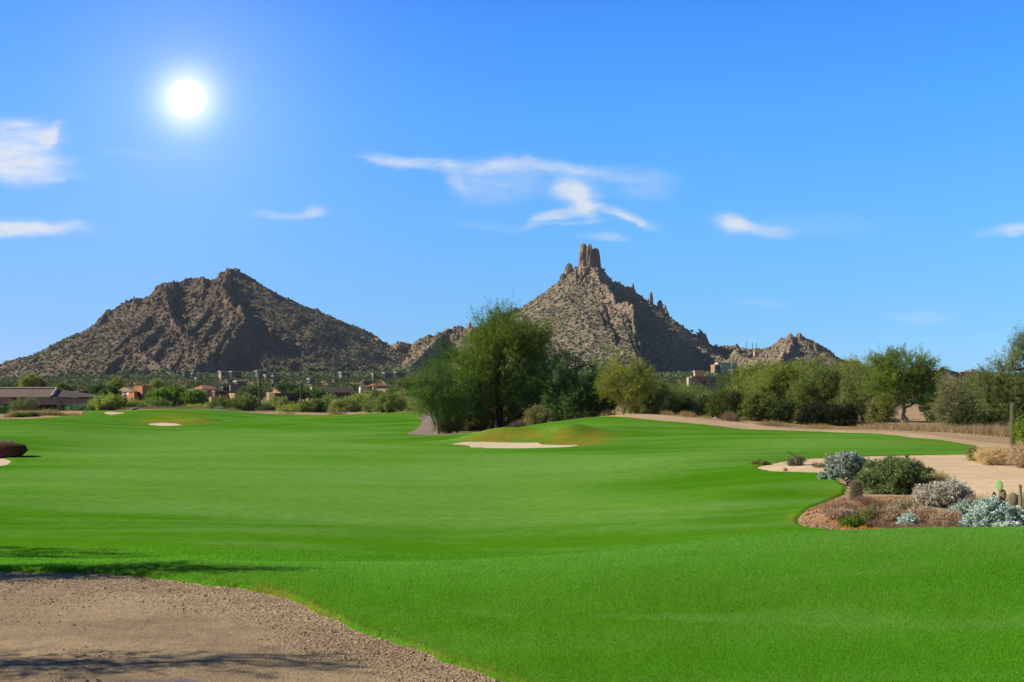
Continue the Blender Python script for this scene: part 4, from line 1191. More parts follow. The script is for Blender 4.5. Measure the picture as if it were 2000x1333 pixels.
def prism(mb, fp, z0, z1):
    n = len(fp)
    v = [(*p, z0) for p in fp] + [(*p, z1) for p in fp]
    q = [(i, (i + 1) % n, (i + 1) % n + n, i + n) for i in range(n)]
    mb.add(v, q)
    mb.t.append(np.array([(mb.n - n, mb.n - n + i, mb.n - n + i + 1) for i in range(1, n - 1)]))
    return mb


def foot(A, C, B):
    """left end, near corner, right end -> footprint (counter clockwise)"""
    a, c, b = wp(*A), wp(*C), wp(*B)
    return [a, c, b, a + b - c]


def grow(fp, k):
    m = sum(fp) / len(fp)
    return [p + (p - m) / np.linalg.norm(p - m) * k for p in fp]


def panel(mb, fp, face, t0, t1, z0, z1, out_=.06, th=.12):
    """thin box standing proud of a footprint face (0: A-C, 1: C-B)"""
    a, b = fp[face], fp[face + 1]
    e = b - a; nrm = np.array([e[1], -e[0]]); nrm /= np.linalg.norm(nrm)
    p, q = a + e * t0, a + e * t1
    return prism(mb, [p + nrm * out_, q + nrm * out_, q - nrm * th, p - nrm * th], z0, z1)


def hip(mb, fp, z0, z1, ridge_=(.35, .65), axis=0):
    """hipped or gabled roof on a four-corner footprint; the ridge runs along side `axis`"""
    f = fp[axis:] + fp[:axis]
    a, b, c, d = f
    m1, m2 = (a + d) / 2, (b + c) / 2
    r1, r2 = m1 + (m2 - m1) * ridge_[0], m1 + (m2 - m1) * ridge_[1]
    v = [(*a, z0), (*b, z0), (*c, z0), (*d, z0), (*r1, z1), (*r2, z1)]
    mb.add(v, [(0, 1, 5, 4), (2, 3, 4, 5)], [(1, 2, 5), (3, 0, 4)])
    mb.add([(*a, z0 - .02), (*b, z0 - .02), (*c, z0 - .02), (*d, z0 - .02)], [(3, 2, 1, 0)])
    return mb


def gzz(px, d): return float(H(np.array([px]), np.array([d]))[0]) if d < 880 else float(hill_z(np.array([wx(px, d)]), np.array([float(d)]), False)[0][0])


def house(name, label, blocks, windows=(), group=None, cat='house'):
    """blocks: (part, (A, C, B) in (px,d), py_top, material[, roof spec]); windows: (part, block, face, t0, t1, py0, py1, mat)"""
    C0 = blocks[0][1][1]
    o = empty(name, (wx(*C0), C0[1], gzz(*C0)), label, cat, group)
    off = -np.array(o.location)
    fps = []
    for bl in blocks:
        part, (A, C, B), pyt, mat = bl[:4]
        fp = foot(A, C, B); fps.append((fp, C[1]))
        z1 = wz(pyt, C[1]); z0 = gzz(*C) - 1.5 if len(bl) < 6 or bl[5] is None else wz(bl[5], C[1])
        mb = MB(); prism(mb, fp, z0, z1)
        ob = mb.build(part, M[mat], o, loc=off)
        rf = bl[4] if len(bl) > 4 else None
        if rf:
            if rf[0] == 'hip':
                m2 = MB(); hip(m2, grow(fp, rf[5] if len(rf) > 5 else .6), z1 + .02, wz(rf[1], C[1]), rf[2], rf[3])
                m2.build('roof', M[rf[4]], o, loc=off)
            elif rf[0] == 'cap':
                m2 = MB(); prism(m2, grow(fp, .12), z1 + .004, z1 + rf[1]); m2.build('parapet', M[rf[2]], o, loc=off)
    for w_ in windows:
        part, k, face, t0, t1, p0, p1, mat = w_
        fp, d = fps[k]
        mb = MB(); panel(mb, fp, face, t0, t1, wz(p1, d), wz(p0, d)); mb.build(part, M[mat], o, loc=off)
    return o


def chimney(o, px, d, py0, py1, w, mat):
    s = w / FP * d / 2
    mb = MB(); mb.box(wx(px, d) - s, wx(px, d) + s, d - s, d + s, wz(py1, d) - 1.5, wz(py0, d)); mb.box(wx(px, d) - s * 1.15, wx(px, d) + s * 1.15, d - s * 1.15, d + s * 1.15, wz(py0, d) + .003, wz(py0, d) + .22)
    mb.build('chimney', M[mat], o, loc=-np.array(o.location))


def build_houses():
    # long porch house at the left edge
    d = 172
    o = empty('house', (wx(100, d), d, gzz(100, d)), 'long low taupe house with brown hipped tile roof and deep dark porch', 'house', None)
    off = -np.array(o.location)
    zb = gzz(100, d) - 1.5
    def B(px0, px1, py0, py1, y0, y1, part, mat):
        mb = MB(); mb.box(wx(px0, d), wx(px1, d), d + y0, d + y1, (zb if py1 is None else wz(py1, d)), wz(py0, d)); return mb.build(part, M[mat], o, loc=off)
    B(-80, 178, 778, None, 5.0, 16, 'wall', 'adobe_brown')
    B(42, 113, 777, 791, 0, 5.0, 'fascia', 'taupe_stucco'); B(116, 177, 779.5, 792, .4, 5.0, 'fascia', 'taupe_stucco'); B(-80, 24, 776, 790, 0, 5.0, 'fascia', 'taupe_stucco')
    B(112, 117, 778, None, .1, .8, 'post', 'taupe_stucco'); B(41.5, 45, 792, None, .2, .8, 'post', 'taupe_stucco'); B(172, 178, 793, None, .5, 1.5, 'post', 'taupe_stucco')
    m2 = MB(); prism(m2, foot((25, d + 5), (28, d + 2.5), (41.5, d + .05)), wz(789, d), wz(776, d)); m2.build('wall_panel', M['stucco_cream'], o, loc=off)  # sunlit side of the house, its light put into the paler cream
    for px in (55, 64, 73, 82, 91, 100): B(px, px + 6, 794, 806, 4.9, 5.2, 'window', 'glass')
    B(124, 134, 794, 806, 4.9, 5.2, 'window', 'glass'); B(150, 158, 794, 806, 4.9, 5.2, 'window', 'glass')
    # roof: ridge from far left to px 73, hip down to px 102
    v = [(wx(-90, d), d - .4, wz(775.8, d)), (wx(103, d), d - .4, wz(775.8, d)), (wx(137, d), d + 9, wz(775.8, d)), (wx(137, d), d + 17, wz(775.8, d)), (wx(-90, d), d + 17, wz(775.8, d)), (wx(-90, d), d + 8, wz(759, d)), (wx(70, d), d + 8, wz(759, d))]
    mb = MB(); mb.add(v, [(0, 1, 6, 5), (1, 2, 6, 6)][:1], [(1, 2, 6), (2, 3, 6)]); mb.q.append(np.array([(3, 4, 5, 6)])); mb.build('roof', M['tile_slate'], o, loc=off)
    v = np.array(v)
    mb = MB(); mb.tube([v[1] + (0, 0, .08), v[6] + (0, 0, .12)], .24, 6); mb.tube([v[6] + (0, 0, .12), v[5] + (0, 0, .12)], .2, 6); mb.build('ridge_tiles', M['tile_pale'], o, loc=off)
    mb = MB(); mb.tube([(wx(98, d), d - .25, wz(781.5, d)), (wx(98, d), d + .05, wz(781.5, d))], .14, 8); mb.build('wall_lamp', M['stucco_white'], o, loc=off)
    # white cottage
    o = house('house', 'white walled cottage with grey roof behind the long porch house', [('wall', ((133, 262), (134, 260), (157, 260)), 768, 'stucco_white', ('hip', 764.5, (.05, .95), 1, 'grey_panel', .3)), ('wing', ((157, 262), (158, 260.5), (172, 262)), 770, 'stucco_white', ('cap', .5, 'grey_panel'))], [('window', 0, 1, .55, .85, 770, 773, 'glass')])
    chimney(o, 135, 260.5, 762, 768, 4, 'grey_panel')
    # orange two-storey house
    o = house('house', 'bright orange two storey house with a gabled left front and flat right block',
              [('wall', ((228, 254), (262, 247), (277, 256)), 765.5, 'adobe_orange', ('hip', 756, (0, 1), 1, 'tile_tan', .5)), ('wall', ((262, 254), (278, 250), (298, 256)), 755.5, 'adobe_orange', ('cap', .25, 'adobe_orange'))],
              [('window', 0, 0, .30, .44, 766, 772, 'stucco_white'), ('window', 0, 0, .58, .72, 766, 772, 'stucco_white'), ('door', 0, 0, .45, .55, 770, 788, 'dark_steel'), ('window', 1, 1, .3, .5, 768, 776, 'glass'), ('window', 0, 0, .78, .92, 778, 785, 'glass')])
    house('garden_wall', 'blue grey boarded wall at the left of the orange house', [('wall', ((227, 238), (228, 237), (239, 238)), 774, 'blue_grey')], cat='wall')
    o = house('house', 'tan hipped roof house with a square orange chimney', [('wall', ((300, 306), (318, 298), (362, 310)), 764, 'adobe_tan', ('hip', 757.5, (.3, .7), 1, 'tile_tan', 1.0))], [('window', 0, 1, .3, .4, 767, 770, 'glass'), ('window', 0, 1, .6, .7, 767, 770, 'glass')])
    chimney(o, 330.5, 297, 755, 762, 8, 'adobe_orange')
    o = house('house', 'red tiled hip roof house left of the left tall saguaro', [('wall', ((376, 312), (396, 300), (428, 312)), 761, 'adobe_tan', ('hip', 752, (.3, .7), 1, 'tile_red', 1.0)), ('wing', ((362, 300), (380, 294), (405, 300)), 764, 'stucco_cream', ('hip', 759.5, (.2, .8), 1, 'tile_tan', .6))], [('window', 1, 1, .3, .5, 767, 771, 'glass')])
    chimney(o, 424.5, 306, 748, 757, 6, 'stucco_cream')
    o = house('house', 'dark brown flat roofed house with tan lower walls', [('wall', ((414, 246), (420, 238), (462, 246)), 765, 'adobe_brown', ('cap', .2, 'adobe_tan')), ('garden_wall', ((408, 236), (413, 232), (428, 237)), 776, 'adobe_tan'), ('garden_wall', ((428, 234), (429, 231.5), (446, 234)), 771.5, 'adobe_tan'), ('garden_wall', ((447, 234), (458, 230), (474, 240)), 768, 'adobe_tan')], [('window', 0, 1, .5, .6, 767.5, 771, 'glass')])
    house('house', 'long charcoal flat roof slab with a blue grey parapet', [('wall', ((432, 342), (436, 332), (506, 340)), 757.5, 'dark_steel', ('cap', .5, 'blue_grey')), ('wing', ((448, 330), (450, 328), (470, 330)), 752.5, 'grey_panel', ('cap', .3, 'blue_grey'))], [('window', 0, 1, .2, .45, 759.5, 762, 'glass'), ('window', 0, 1, .6, .85, 759.5, 762, 'glass')])
    house('house', 'dark brown low house with a tan parapet between the tall saguaros', [('wall', ((521, 262), (536, 247), (584, 256)), 768, 'adobe_brown'), ('parapet', ((520, 259), (548, 250), (560, 258)), 766.5, 'adobe_tan')], [('porch', 0, 1, .05, .8, 776, 784, 'dark_steel'), ('window', 0, 1, .82, .95, 771, 775, 'glass')])  # porch is a flat dark panel, recess shade put into its colour
    house('house', 'very long dark brown low house right of the right tall saguaro', [('wall', ((636, 270), (640, 256), (690, 264)), 767.5, 'adobe_brown', ('cap', .2, 'taupe_stucco')), ('wing', ((686, 266), (689, 262), (706, 266)), 771.5, 'adobe_brown')], [('porch', 0, 1, .55, .92, 774, 781, 'dark_steel'), ('window', 0, 1, .15, .3, 771, 775, 'glass')])  # flat dark porch panel carries the shade of the opening as colour
    house('garden_wall', 'long pale cream wall above the dark brown houses', [('wall', ((606, 325), (610, 322), (690, 330)), 757.5, 'stucco_cream', ('cap', .15, 'stucco_white'))], cat='wall')
    house('house', 'salmon roofed small house behind the dark brown low house', [('wall', ((533, 335), (545, 326), (556, 333)), 759, 'adobe_tan', ('hip', 755, (.25, .75), 1, 'tile_red', .8))], [('window', 0, 1, .3, .6, 761, 763, 'glass')])
    o = house('house', 'white walled house with coral tile roofs', [('wall', ((701, 345), (704, 338), (722, 345)), 755, 'stucco_white', ('hip', 752.5, (.2, .8), 1, 'tile_red', .5)), ('wall', ((720, 350), (730, 342), (760, 352)), 754, 'stucco_cream', ('hip', 748.5, (.3, .7), 1, 'tile_red', .9))], [('window', 0, 1, .3, .5, 757, 760, 'glass'), ('window', 1, 1, .3, .5, 756, 758, 'glass')])
    chimney(o, 706, 341, 747, 754, 3, 'stucco_white'); chimney(o, 735, 345, 747.5, 752, 3, 'stucco_cream')
    o = house('house', 'tan block house with sunlit left wall and dark right wall', [('wall', ((728, 252), (758, 238), (800, 250)), 761, 'adobe_tan', ('cap', .2, 'adobe_tan')), ('wing', ((713, 242), (728, 236), (745, 243)), 765, 'adobe_tan', ('cap', .2, 'adobe_tan'))], [('window', 0, 1, .3, .45, 766, 771, 'glass'), ('window', 0, 1, .65, .8, 766, 771, 'glass'), ('door', 0, 0, .55, .65, 769, 778, 'dark_steel')])
    chimney(o, 782, 247, 756, 763, 7, 'adobe_tan')
    # hillside villas
    for (x0, x1, y0, y1, d, mat, lab) in [(427, 447, 725, 735, 860, 'villa_white', 'white framed villa at the left of the hillside row'), (449, 471, 725.5, 736, 850, 'dark_steel', 'dark glazed villa right of the white framed villa'),
        (498, 523, 724, 736, 870, 'blue_grey', 'blue grey villa with a white roof slab above the left tall saguaro'), (516, 529, 732, 741, 800, 'villa_white', 'small white cube villa right of the left tall saguaro top'), (530, 552, 734, 740, 820, 'dark_steel', 'low dark villa beside the small white cube villa'),
        (441, 456, 743, 750, 620, 'grey_panel', 'grey stepped villa low on the slope, left block'), (458, 482, 745, 753, 560, 'blue_grey', 'pale roofed blue grey villa above the charcoal slab'), (531, 545, 742.5, 749, 640, 'adobe_tan', 'little tan villa between the tall saguaros'),
        (601, 617, 740, 748, 680, 'villa_white', 'white villa with dark openings on the lower slope'), (662, 684, 727, 736, 880, 'grey_panel', 'grey villa with a pale roof band high on the slope'), (727, 734, 729, 741, 840, 'villa_white', 'narrow white tower villa'),
        (748, 768, 728, 740, 850, 'dark_steel', 'dark glazed villa with a white left frame'), (770, 790, 727, 736, 870, 'dark_steel', 'dark glazed villa at the right end of the hillside row'), (706, 722, 746, 752, 560, 'grey_panel', 'grey flat villa above the coral roofs'), (651, 658, 742, 747, 650, 'stucco_cream', 'cream hut villa in the green slope'),
        (357, 372, 727, 735, 870, 'blue_grey', 'blue grey villa in the mountain shade'), (374, 384, 729, 736, 860, 'dark_steel', 'dark villa in the mountain shade'), (382, 388, 738, 743, 700, 'villa_white', 'tiny white villa below the shaded villas')]:
        w = x1 - x0
        q = 6 / d * 100
        house('villa', lab, [('wall', ((x0, d + 8), (x0 + w * .22, d), (x1, d + 7)), y0 + 1.6, mat)], [('window', 0, 1, .12, .45, y0 + 3, y1 - 2, 'glass'), ('window', 0, 1, .55, .9, y0 + 3, y1 - 2, 'glass')], group='villas at the mountain foot', cat='villa')
    for ob in [q for q in bpy.data.objects if q.get('group') == 'villas at the mountain foot']:
        wl = [c for c in ob.children if c.name.startswith('wall')][0]
        vs = np.array([v.co[:] for v in wl.data.vertices])
        top = vs[:, 2].max()
        fp = [vs[i][:2] for i in range(4)]
        mb = MB(); prism(mb, grow(fp, 1.0), top + .01, top + .9)
        white = 'dark' in ob['label'] or 'white' in ob['label'] or 'pale' in ob['label']
        mb.build('roof', M['villa_white' if white else 'blue_grey'], ob, loc=wl.location)
    # right side
    o = house('house', 'dark walled flat house with a pale stone chimney behind the trees', [('wall', ((1341, 160), (1352, 148), (1412, 152)), 737, 'taupe_stucco', ('cap', .15, 'adobe_tan')), ('wing', ((1341.5, 148), (1345, 146), (1351.5, 147)), 737.5, 'stucco_cream')], [('window', 0, 1, .3, .45, 743, 751, 'glass'), ('window', 0, 1, .6, .75, 743, 751, 'glass')])  # cream wing is the sunlit left wall, light put into its colour
    chimney(o, 1364, 150, 727, 738, 16, 'stucco_cream')
    house('house', 'pink and white terraced house at the foot of the shaded slope', [('wall', ((1388, 1015), (1396, 1000), (1412, 1008)), 713, 'adobe_tan', ('cap', .4, 'stucco_cream'), 728), ('wall', ((1402, 1012), (1408, 1002), (1422, 1010)), 715, 'stucco_white', ('cap', .3, 'stucco_white'), 728), ('wall', ((1396, 1040), (1402, 1030), (1440, 1045)), 709, 'stucco_white', ('cap', .5, 'stucco_cream'), 720)], [('window', 0, 1, .3, .6, 716, 720, 'glass'), ('window', 1, 1, .3, .7, 717, 720, 'glass')])
    house('house', 'square pale house high on the saddle left of the small right hill', [('wall', ((1471, 1450), (1474, 1440), (1483, 1445)), 687, 'stucco_cream', None, 696)], [('window', 0, 1, .2, .5, 689, 692, 'glass')])
    house('house', 'orange roofed house peeping over the olive trees', [('wall', ((1600, 330), (1604, 322), (1626, 330)), 710.5, 'stucco_white', ('hip', 706.5, (.2, .8), 1, 'adobe_orange', .8))], [('window', 0, 1, .2, .4, 711.5, 714, 'glass')])
    house('house', 'dark gabled house behind the largest palo verde', [('wall', ((1822, 150), (1866, 140), (1890, 165)), 741, 'taupe_stucco', ('hip', 717, (0, 1), 1, 'tile_slate', 1.2)), ('wing', ((1795, 170), (1812, 160), (1850, 172)), 724, 'adobe_brown', ('hip', 718.5, (.1, .9), 1, 'tile_slate', .8))], [('window', 0, 0, .3, .6, 744, 752, 'glass')])
    house('house', 'pink desert house beyond the gabled house', [('wall', ((1868, 420), (1876, 410), (1902, 420)), 728, 'adobe_orange', ('cap', .3, 'adobe_tan'))], [('window', 0, 1, .3, .5, 730, 733, 'glass')])
    # antenna mast
    d = 480; mb = MB(); zg = gzz(1429, d)
    mb.tube([(wx(1429, d), d, zg - 1), (wx(1429, d), d, wz(695, d))], [.22, .12], 6)
    mb.box(wx(1429, d) - .8, wx(1429, d) + .8, d - .1, d + .1, wz(706, d), wz(706, d) + .2)
    tag(mb.build('mast', M['stucco_white']), 'thin white mast right of the terraced house', 'mast')
    # antenna mast of cypresses beside the white cottage
    for px, lab in ((158, 'left slim dark cypress beside the white cottage'), (166, 'right slim dark cypress beside the white cottage')):
        T(px, 764, 200, [(px, 777, 2.6, 13)], lab, 'tree', name='cypress', nclump=50, twigs=6, leaves=12, ll=.3, lw_=.1, pal=((.012, .022, .01), (.03, .045, .018)), trunk_r=.08, stems=1, seed=int(px), clump_r=.25, up=1.0, fork=.1)


build_houses()


# ------------------------------------------------------------------ cacti
def m_cactus(t, pos, p, out):
    n = t.noise(pos, 5, 4, .6)
    rib = t.attr('rib')
    c = t.mix(rib, (.045, .060, .022), (.165, .180, .085))
    return t.mix(t.mr(n, .5, .8, 0, .4), c, (.20, .17, .10))


M['cactus'] = principled('cactus_skin', m_cactus, .8, .2)


def ribbed(mb_list, pts, rad, ribs=16, depth=.14, sub=3):
    pts = np.asarray(pts, float); rad = np.asarray(rad, float)
    n = ribs * sub * 2
    d = np.gradient(pts, axis=0); d /= np.linalg.norm(d, axis=1)[:, None] + 1e-9
    ref = np.array([0, 1, .01]); a = np.cross(d, ref); a /= np.linalg.norm(a, axis=1)[:, None]; b = np.cross(d, a)
    th = np.arange(n) / n * 2 * math.pi
    rb = np.abs(np.cos(th * ribs / 2))
    k = 1 - depth * rb
    ring = pts[:, None] + (rad[:, None] * k[None])[..., None] * (a[:, None] * np.cos(th)[None, :, None] + b[:, None] * np.sin(th)[None, :, None])
    i = np.arange(len(pts) - 1)[:, None] * n + np.arange(n)[None]; j = np.arange(len(pts) - 1)[:, None] * n + (np.arange(n)[None] + 1) % n
    q = np.stack([i, j, j + n, i + n], -1).reshape(-1, 4)
    return ring.reshape(-1, 3), q, np.tile(1 - rb, len(pts))


def column_pts(x, y, z0, z1, r, bulge=None, m=26):
    t = np.linspace(0, 1, m)
    z = z0 + (z1 - z0) * t
    rr = np.full(m, r)
    cap = r / max(z1 - z0, .01) * 1.1
    rr *= np.where(t > 1 - cap, np.sqrt(np.clip(1 - ((t - 1 + cap) / cap) ** 2, .0004, 1)), 1)
    if bulge is not None: rr = rr * bulge(t)
    return np.stack([np.full(m, x), np.full(m, y), z], 1), rr


def saguaro(px, d, py_top, w_px, label, arms=(), bulge=None, seed=0, py_bot=None, group=None, ribs=14):
    zb = gzz(px, d) - .1 if py_bot is None else wz(py_bot, d)
    r = w_px / FP * d / 2
    o = empty('saguaro_cactus', (wx(px, d), d, zb), label, 'cactus', group)
    h = wz(py_top, d) - zb
    p, rr = column_pts(0, 0, 0, h, r, bulge)
    v, q, rb = ribbed(None, p, rr, ribs)
    mesh_obj('trunk', v, [q], M['cactus'], o, True, {'rib': rb})
    for (side, zf, reach, tall, ar) in arms:
        t = np.linspace(0, 1, 22)
        base = h * zf
        pts = []
        for k in t:
            if k < .35: a = k / .35; pts.append((side * (r * .5 + reach * math.sin(a * math.pi / 2)), 0, base + reach * .5 * (1 - math.cos(a * math.pi / 2))))
            else: pts.append((side * (r * .5 + reach), 0, base + reach * .5 + tall * (k - .35) / .65))
        rr = np.full(22, ar); rr[-4:] *= (.97, .85, .6, .08); rr[0] *= .7
        v, q, rb = ribbed(None, pts, rr, 10)
        mesh_obj('arm', v, [q], M['cactus'], o, True, {'rib': rb})
    return o


saguaro(507.5, 198, 728, 4.2, 'tallest saguaro standing before the hillside villas', arms=[(1, .30, .45, .6, .16)], seed=1)
saguaro(588.5, 198, 746, 4.2, 'slightly shorter saguaro right of the tallest one with a stub arm', arms=[(-1, .25, .55, .9, .17)], seed=2)
saguaro(584.5, 196, 783, 2.6, 'short saguaro at the foot of the second tall one', seed=3)
saguaro(484, 197, 778, 2.0, 'thin young saguaro left of the tallest saguaro', seed=4)
saguaro(413.5, 172, 793, 2.6, 'left and taller of the two dark cactus stubs', seed=5)
saguaro(418, 171, 799, 2.8, 'right and shorter of the two dark cactus stubs', seed=6)
saguaro(1978.5, 58, 786, 10.5, 'thick saguaro with a swollen lower half before the tall right tree', arms=[(1, .44, .16, .0, .055)],
        bulge=lambda t: np.where(t < .45, 1.12, 1.0) + .12 * np.exp(-((t - .43) / .06) ** 2) - .10 * np.exp(-((t - .52) / .05) ** 2), seed=7)
for i, (px, pt, pb, d, lab) in enumerate([(1029, 597, 607, 1520, 'tiny saguaro on the left skyline of the peak, lowest'), (1037, 590, 602, 1520, 'tiny saguaro on the left skyline of the peak, second'), (1062, 575, 588, 1530, 'tiny saguaro on the left skyline of the peak, highest'),
                                          (1458, 667, 684, 1540, 'tiny saguaro on the saddle skyline, leftmost'), (1470, 670, 684, 1540, 'tiny saguaro on the saddle skyline, middle'), (1477, 669, 684, 1540, 'tiny saguaro on the saddle skyline, rightmost'), (1211, 549, 556, 1558, 'tiny saguaro just right of the summit')]):
    saguaro(px, d, pt, 1.1, lab, py_bot=pb, group='saguaros on the skyline', ribs=8)


def blob_mesh(fn, nu=24, nv=16):
    pass


def barrel(px, d, py_top, w_px, label):
    zb = gzz(px, d) - .03
    r = w_px / FP * d / 2
    h = wz(py_top, d) - zb
    o = empty('barrel_cactus', (wx(px, d), d, zb), label, 'cactus')
    p, rr = column_pts(0, 0, 0, h, r, lambda t: .86 + .16 * np.sin(np.clip(t * 1.25, 0, 1) * math.pi))
    v, q, rb = ribbed(None, p, rr, 18, .17)
    mesh_obj('body', v, [q], M['cactus'], o, True, {'rib': rb})
    r_ = np.random.default_rng(2)
    # pale spines along the rib crests
    m = 1800
    th = (r_.integers(0, 18, m) + .5) * 2 * math.pi / 18 + r_.normal(0, .03, m)
    t = r_.uniform(.05, .99, m)
    R = np.interp(t, np.linspace(0, 1, 26), rr)
    c = np.stack([np.cos(th) * R, np.sin(th) * R, t * h], 1)
    dr = unit(np.stack([np.cos(th), np.sin(th), r_.normal(.15, .5, m)], 1) + r_.normal(0, .45, (m, 3)))
    v = tri_leaves(c, dr, np.full(m, .055), np.full(m, .006), r_)
    mesh_obj('spines', v, [np.arange(3 * m).reshape(-1, 3)], M['leafpale'], o, False, {'tint': np.tile([[.34, .27, .19]], (3 * m, 1))})


barrel(1672, 24.5, 938, 22, 'fluted barrel cactus in front of the big green shrub')


def pad(mb, c, w, h, th, yaw, tilt, ribs=None):
    """one flat oval prickly pear pad, base at c"""
    nu, nv = 18, 10
    V = []
    for i in range(nv + 1):
        ph = i / nv * math.pi
        for j in range(nu):
            a = j / nu * 2 * math.pi
            x = math.sin(ph) * math.cos(a) * w / 2; y = math.sin(ph) * math.sin(a) * th / 2; z = (1 - math.cos(ph)) * h / 2
            x *= .72 + .42 * z / h
            V.append((x, y, z))
    V = np.array(V)
    ct, st = math.cos(tilt), math.sin(tilt); V = np.stack([V[:, 0] * ct + V[:, 2] * st, V[:, 1], -V[:, 0] * st + V[:, 2] * ct], 1)
    cy, sy = math.cos(yaw), math.sin(yaw); V = np.stack([V[:, 0] * cy - V[:, 1] * sy, V[:, 0] * sy + V[:, 1] * cy, V[:, 2]], 1) + np.array(c)
    q = [(i * nu + j, i * nu + (j + 1) % nu, (i + 1) * nu + (j + 1) % nu, (i + 1) * nu + j) for i in range(nv) for j in range(nu)]
    mb.add(V, q)


M['pad_green'] = principled('cactus_pad', flat((.30, .50, .20), .2, 6), .6, .3)
M['pad_old'] = principled('cactus_pad_old', flat((.26, .23, .13), .4, 14), .8, .2)


def prickly(px, d, specs, label):
    zb = gzz(px, d) - .02
    o = empty('prickly_pear', (wx(px, d), d, zb), label, 'cactus')
    for (cx, py0, py1, w, yaw, tilt, mat) in specs:
        mb = MB(); h = (py1 - py0) / FP * d
        pad(mb, (wx(cx, d) - wx(px, d), 0, wz(py1, d) - zb), w / FP * d, h, h * .16, yaw, tilt)
        mb.build('pad', M[mat], o, True)
    return o


prickly(1955, 21.5, [(1957, 956, 984, 15, -.5, .05, 'pad_old'), (1953, 938, 961, 15, -.7, -.12, 'pad_green'), (1944, 960, 986, 12, .5, -.2, 'pad_old')], 'prickly pear with one bright green upper pad')
prickly(1977, 21.3, [(1977, 962, 990, 17, -.5, .05, 'pad_old'), (1985, 966, 992, 11, .8, .2, 'pad_old')], 'brown ribbed prickly pear pad right of the bright green pad')
mbp = MB()
d_ = 21; x_ = wx(1995, d_); zb_ = gzz(1995, d_)
mbp.tube([(x_, d_, zb_ - .05), (x_ - .01, d_, zb_ + .25), (x_ - .02, d_, wz(962, d_)), (x_ - .03, d_, wz(949, d_)), (x_ - .03, d_, wz(946, d_))], [.026, .028, .028, .034, .012], 8)
tag(mbp.build('cactus_stem', M['pad_old']), 'slim upright cactus stem at the right edge beside the prickly pear', 'cactus')


# ------------------------------------------------------------------ desert bed and foreground plants
def low(px, d, boxes, label, cat='shrub', name='shrub', **kw):
    kw.setdefault('trunk_r', .022); kw.setdefault('stems', 6); kw.setdefault('fork', .04); kw.setdefault('crown_name', 'foliage'); kw.setdefault('bark', 'greybark'); kw.setdefault('stem_spread', .6)
    base = kw.pop('base', None) or max(b[1] + b[3] for b in boxes) - 1
    d = Gd(px, base, d * .78, d * 1.3)
    return T(px, 0, d, boxes, label, cat, name=name, **kw)


BLUEG = ((.125, .150, .145), (.26, .295, .28))
low(1680, 27.5, [(1648, 903, 38, 20), (1668, 926, 22, 18), (1672, 905, 24, 18), (1640, 918, 26, 14), (1660, 895, 24, 12)], 'rounded blue grey brittlebush leaning over the turf edge', cat='brittlebush', name='brittlebush', base=948, nclump=230, twigs=7, leaves=12, ll=.05, lw_=.034, pal=BLUEG, seed=501, clump_r=.09, up=.5, mat='leafpale')
low(1630, 27, [(1607, 931, 9, 8)], 'small blue grey brittlebush sprig beside the leaning brittlebush', cat='brittlebush', name='brittlebush', nclump=26, twigs=7, leaves=10, ll=.05, lw_=.034, pal=BLUEG, seed=502, clump_r=.07, up=.5, mat='leafpale', stems=2)
low(1752, 26, [(1745, 922, 60, 28), (1705, 940, 30, 22), (1790, 930, 30, 26), (1750, 908, 40, 16), (1760, 948, 52, 16)], 'big green leafy shrub behind the barrel cactus', nclump=420, twigs=7, leaves=12, ll=.065, lw_=.022, pal=((.055, .085, .030), (.135, .170, .075)), seed=503, clump_r=.13, up=.3, bark='bark')
low(1698, 25.5, [(1698, 942, 16, 18)], 'thin light green twiggy shrub left of the barrel cactus', nclump=60, twigs=6, leaves=9, ll=.05, lw_=.018, pal=((.10, .13, .05), (.18, .20, .10)), seed=504, clump_r=.10, up=.6, stems=5)
low(1810, 26.5, [(1812, 920, 9, 7)], 'dark green sprig at the right shoulder of the big green shrub', nclump=22, twigs=6, leaves=9, ll=.06, lw_=.03, pal=((.02, .045, .015), (.05, .08, .03)), seed=505, clump_r=.08, up=.6, stems=2)
low(1842, 23.0, [(1835, 962, 52, 22), (1860, 955, 34, 18), (1815, 975, 28, 16), (1880, 970, 24, 18)], 'wide pale grey brittlebush with pinkish seed stalks', cat='brittlebush', name='brittlebush', nclump=330, twigs=6, leaves=8, ll=.040, lw_=.026, pal=((.20, .175, .150), (.34, .33, .30)), seed=506, clump_r=.10, up=.8, mat='leafpale', bark='palebark')
low(1885, 21.8, [(1884, 988, 22, 12), (1875, 995, 20, 10)], 'small pale teal brittlebush between the two large ones', cat='brittlebush', name='brittlebush', nclump=90, twigs=6, leaves=9, ll=.04, lw_=.026, pal=((.15, .20, .17), (.28, .34, .30)), seed=507, clump_r=.08, up=.6, mat='leafpale')
low(1940, 20.2, [(1940, 1002, 44, 22), (1905, 1018, 32, 14), (1975, 1012, 40, 20), (1935, 985, 22, 14)], 'frosty white green brittlebush at the lower right of the bed', cat='brittlebush', name='brittlebush', nclump=400, twigs=7, leaves=11, ll=.045, lw_=.032, pal=((.14, .19, .18), (.36, .43, .41)), seed=508, clump_r=.085, up=.5, mat='leafpale')
low(1965, 19.6, [(1965, 1028, 26, 7)], 'low frosty brittlebush tucked in front of the large frosty one', cat='brittlebush', name='brittlebush', nclump=80, twigs=6, leaves=9, ll=.04, lw_=.03, pal=((.20, .25, .24), (.38, .44, .43)), seed=509, clump_r=.06, up=.5, mat='leafpale')
